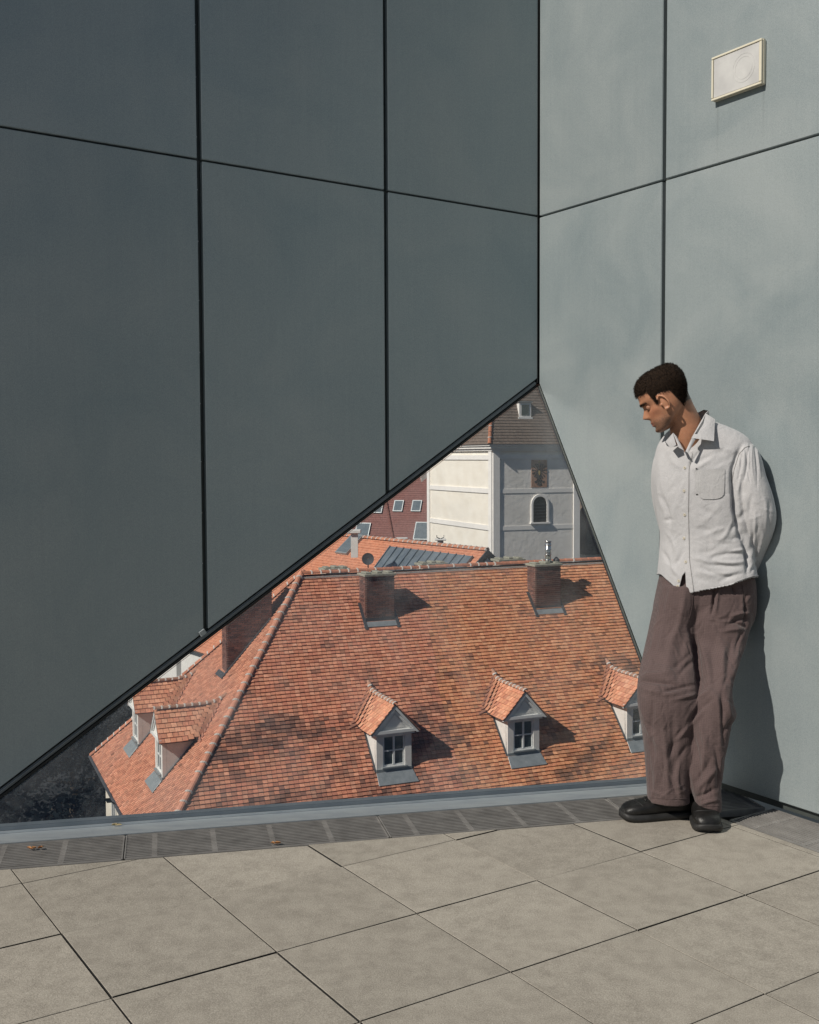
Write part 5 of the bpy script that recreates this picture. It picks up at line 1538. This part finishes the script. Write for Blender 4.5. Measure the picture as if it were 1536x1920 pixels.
# stand behind the neck
b = MB(); V = []
ring = [(1296, 824, 4.415, 3), (1306, 808, 4.41, 6), (1316, 790, 4.43, 9), (1322, 776, 4.46, 11), (1328, 770, 4.50, 10), (1320, 768, 4.545, 9), (1306, 775, 4.575, 8), (1290, 787, 4.58, 8), (1275, 800, 4.56, 7), (1264, 810, 4.52, 6), (1261, 815, 4.47, 5)]
for off in (0, .003):
    for (x, y, Y, h) in ring:
        p = pt(x, y, Y); c_ = pt(1290, y, 4.49); o_ = Vector((p.x-c_.x, p.y-c_.y, 0)).normalized()*off
        V += [p+o_, pt(x+2, y+h*2.2, Y)+o_*1.5]
n_ = len(ring)
F = []
for s_ in (0, 1):
    for k in range(n_-1):
        q = s_*2*n_+k*2; f = (q, q+1, q+3, q+2); F.append(f if s_ else f[::-1])
for k in range(n_-1): F.append((k*2, k*2+2, 2*n_+k*2+2, 2*n_+k*2))
b.add(V, F); b.build('collar_stand', M['shirt'], shirt_o, smooth=True)

# trousers --------------------------------------------------------------
SB = SolidB()
hip = [px_ring(y, l, r, Y, b_, .25, 2.3) for (y, l, r, Y, b_) in smooth_rings([
    (1068, 1246, 1404, 4.55, .118), (1090, 1241, 1409, 4.55, .125), (1120, 1235, 1410, 4.55, .134), (1150, 1230, 1408, 4.555, .122), (1172, 1236, 1400, 4.56, .10), (1188, 1250, 1385, 4.57, .07)], sub=4)]
SB.add(*loft_np(hip, 44))
lgA = [px_ring(y, l, r, Y, b_, .1, 2.2) for (y, l, r, Y, b_) in smooth_rings([
    (1095, 1241, 1330, 4.55, .118), (1130, 1231, 1315, 4.55, .128), (1170, 1221, 1303, 4.545, .122), (1216, 1212, 1300, 4.52, .115), (1250, 1204, 1303, 4.48, .110), (1282, 1198, 1306, 4.45, .106), (1320, 1198, 1305, 4.43, .102),
    (1362, 1205, 1300, 4.43, .100), (1406, 1210, 1297, 4.42, .095), (1451, 1213, 1292, 4.41, .090), (1486, 1215, 1291, 4.40, .086), (1501, 1215, 1292, 4.40, .084)], sub=5)]
SB.add(*loft_np(lgA, 36))
lgB = [px_ring(y, l, r, Y, b_, .1, 2.2) for (y, l, r, Y, b_) in smooth_rings([
    (1095, 1290, 1409, 4.54, .122), (1130, 1286, 1410, 4.53, .130), (1163, 1287, 1406, 4.515, .126), (1200, 1300, 1397, 4.50, .112), (1234, 1307, 1386, 4.46, .105), (1270, 1311, 1373, 4.43, .098), (1296, 1309, 1369, 4.40, .095), (1318, 1301, 1373, 4.39, .094), (1338, 1296, 1378, 4.385, .095),
    (1358, 1294, 1369, 4.38, .090), (1400, 1296, 1361, 4.37, .084), (1436, 1293, 1355, 4.365, .080), (1471, 1293, 1350, 4.36, .076), (1500, 1302, 1351, 4.355, .074), (1516, 1305, 1351, 4.355, .072)], sub=5)]
SB.add(*loft_np(lgB, 36))
tr = SB.remesh('trousers', .0040, 8, .5)
ft = [
 (1340, 1100, 1335, 1150, 3, -9), (1346, 1104, 1342, 1150, 3, 5), (1372, 1096, 1378, 1112, 3, -6), (1300, 1095, 1296, 1180, 7, -5), (1284, 1100, 1262, 1200, 6, 5), (1262, 1100, 1240, 1230, 6, 5), (1250, 1110, 1228, 1220, 5, -5),
 (1400, 1110, 1404, 1190, 4, -5), (1392, 1120, 1394, 1165, 3, 4), (1400, 1160, 1365, 1172, 4, -6), (1404, 1150, 1372, 1156, 3.5, 5), (1392, 1180, 1355, 1184, 4, 5), (1398, 1176, 1374, 1166, 3, -6), (1370, 1160, 1335, 1168, 4, -2.5),
 (1295, 1175, 1312, 1290, 5, -8), (1306, 1190, 1330, 1290, 6, 5), (1285, 1190, 1272, 1280, 7, -4), (1240, 1130, 1215, 1270, 7, 4), (1270, 1180, 1250, 1265, 8, 4),
 (1350, 1195, 1352, 1290, 7, 4), (1372, 1200, 1362, 1280, 5, -5), (1385, 1205, 1372, 1270, 4, 3), (1335, 1200, 1340, 1290, 6, -3), (1360, 1215, 1354, 1250, 3, 3), (1390, 1190, 1380, 1225, 3, -4),
 (1200, 1278, 1270, 1285, 4, -7), (1205, 1290, 1278, 1300, 5, 5), (1200, 1268, 1250, 1262, 5, 5), (1240, 1300, 1300, 1285, 4, -6), (1262, 1312, 1304, 1302, 4, 5), (1275, 1265, 1300, 1240, 5, -6), (1262, 1252, 1296, 1225, 4, -3), (1230, 1240, 1276, 1250, 5, -2.5),
 (1205, 1340, 1260, 1420, 6, 4), (1225, 1320, 1240, 1470, 5, -4), (1240, 1340, 1252, 1490, 5, 4), (1262, 1340, 1262, 1480, 6, -4), (1280, 1370, 1255, 1420, 5, -7), (1290, 1362, 1262, 1395, 4, 6), (1288, 1400, 1266, 1450, 5, -5), (1275, 1420, 1275, 1495, 4, 4), (1215, 1400, 1226, 1495, 5, -3), (1228, 1420, 1222, 1495, 4, 3), (1246, 1440, 1270, 1495, 4, -4), (1258, 1455, 1288, 1490, 4, 4),
 (1298, 1330, 1332, 1295, 4, 6), (1302, 1345, 1338, 1310, 5, -5), (1296, 1360, 1318, 1330, 4, 5), (1340, 1300, 1352, 1400, 5, 5), (1354, 1300, 1357, 1395, 4, -8), (1364, 1310, 1371, 1345, 5, 6), (1372, 1350, 1358, 1372, 4, -5), (1300, 1370, 1315, 1440, 4, -4), (1310, 1345, 1330, 1410, 5, 4), (1325, 1380, 1318, 1470, 5, 4), (1340, 1400, 1346, 1480, 4, -5), (1334, 1420, 1300, 1470, 5, -4), (1310, 1480, 1345, 1440, 5, 5), (1305, 1495, 1340, 1480, 4, -5), (1312, 1510, 1348, 1500, 3.5, 4), (1300, 1400, 1300, 1470, 4, 4)]
for _ in range(150):
    x, y = rs.uniform(1200, 1410), rs.uniform(1110, 1500); a = rs.gauss(1.45, .55); L_ = rs.uniform(14, 55)
    ft.append((x, y, x+math.cos(a)*L_, y+math.sin(a)*L_, rs.uniform(1.5, 3.6), rs.choice([-1, 1])*rs.uniform(.7, 1.9)))
folds(tr, ft, lambda co, no, P: vnoise(co, (9, 9, 3), 8, 2)*.003, MUL=1.9)
tr_o = link('trousers', tr, man, M['trouser'], smooth=True)
btt = bvh(tr)
strip_on('hem_seam', [(1217, 1495), (1240, 1497), (1270, 1498), (1289, 1497)], .0010, M['trouser'], tr_o, tree=btt)
strip_on('hem_seam', [(1307, 1510), (1325, 1512), (1349, 1511)], .0010, M['trouser'], tr_o, tree=btt)
strip_on('fly_seam', [(1300, 1114), (1297, 1140), (1292, 1160)], .0010, M['trouser'], tr_o, tree=btt)
strip_on('pocket_edge', [(1392, 1098), (1396, 1120), (1398, 1142), (1396, 1158)], .0014, M['trouser'], tr_o, tree=btt)

# shoes -------------------------------------------------------------------
def shoe(toe, heel, label, rn):
    toe, heel = Vector(toe), Vector(heel); d = (toe-heel); L_ = d.length; d.normalize(); s = d.cross(Z).normalized()
    so_ = SolidB()
    rows = [  # along, half width, height top, sole width
        (.00, .022, .070), (.03, .034, .092), (.10, .039, .108), (.22, .040, .114), (.34, .041, .110), (.45, .044, .100), (.55, .048, .088), (.66, .052, .079), (.78, .054, .072), (.88, .051, .066), (.95, .042, .056), (.985, .029, .044), (1.0, .012, .030)]
    R_ = []
    for t, hw, h in smooth_rings(rows, sub=4):
        c = heel+d*(L_*t)+Z*(.018+(h-.018)/2); R_.append((c, s*hw, Z*(h-.014)/2, 2.5))
    so_.add(*loft_np(R_, 28))
    an = heel+d*L_*.24+Z*.115
    so_.add(*loft_np([(an+Z*-.045, s*.038, d*.066, 2.2), (an+Z*.02-d*.004, s*.036, d*.056, 2.2), (an+Z*.045-d*.008, s*.038, d*.052, 2.2)], 24))
    me = so_.remesh('shoe_upper', .0042, 3, .5); 
    o = link('shoe', me, man, M['shoe'], smooth=True)
    if label: o['label'] = label
    b = MB(); n1 = 40; lo_, hi_ = [], []
    outl = []
    for k in range(n1):
        t = k/(n1-1); a = [r for r in rows]; hw = np.interp(t, [r[0] for r in rows], [r[1]+.005 for r in rows]); outl.append((t, hw))
    pts = [(t, hw) for t, hw in outl]+[(t, -hw) for t, hw in outl[::-1]]
    def sp_(t, hw, z): return heel+d*(L_*(t*1.03-.012))+s*hw+Z*z
    rise = lambda t: .012*max(0, (t-.8)/.2)**2
    V = [sp_(t, hw*.95, .001+rise(t)) for t, hw in pts]+[sp_(t, hw*1.03, .012+rise(t)) for t, hw in pts]+[sp_(t, hw, .024+rise(t)*.8) for t, hw in pts]+[sp_(t, hw*.86, .030+rise(t)*.6) for t, hw in pts]
    m_ = len(pts); F = [tuple(range(m_))[::-1], tuple(3*m_+k for k in range(m_))]
    for q in range(3):
        for k in range(m_): F.append((q*m_+k, q*m_+(k+1) % m_, (q+1)*m_+(k+1) % m_, (q+1)*m_+k))
    b.add(V, F); b.build('sole', M['sole'], o, smooth=True)
    bt2 = bvh(me); b = MB()
    for k in range(5):
        t = .48+.048*k
        row = []
        for q in np.linspace(-.7, .7, 7):
            o_ = heel+d*(L_*(t+.02*q*(1 if k % 2 else -1)))+s*(.03*q)+Z*.3; h = bt2.ray_cast(o_, Vector((0, 0, -1)))
            if h[0] is not None: row.append(h[0]+Z*.0015)
        if len(row) > 1: b.tube(row, .0032, 6)
    b.build('lace', M['sole'], o, smooth=True)
    b = MB(); row = []
    for q in np.linspace(-1.1, 1.1, 9):
        o_ = heel+d*(L_*.80)+s*(.045*q)+Z*.3; o_ -= d*L_*.05*q*q; h = bt2.ray_cast(o_, Vector((0, 0, -1)))
        if h[0] is not None: row.append(h[0]+Z*.0006)
    if len(row) > 1: b.tube(row, .0016, 6)
    b.build('toe_seam', M['sole'], o, smooth=True)
    return o
t1 = lvl(1166, 1541, 0); h1 = lvl(1304, 1530, 0)
shoe((t1.x+.004, t1.y+.03, 0), (h1.x-.01, h1.y+.0, 0), None, rs)
t2 = lvl(1330, 1562, 0); h2_ = lvl(1330, 1518, 0)
shoe((t2.x+.0, t2.y-.01, 0), (t2.x+.015, t2.y+.262, 0), None, rs)
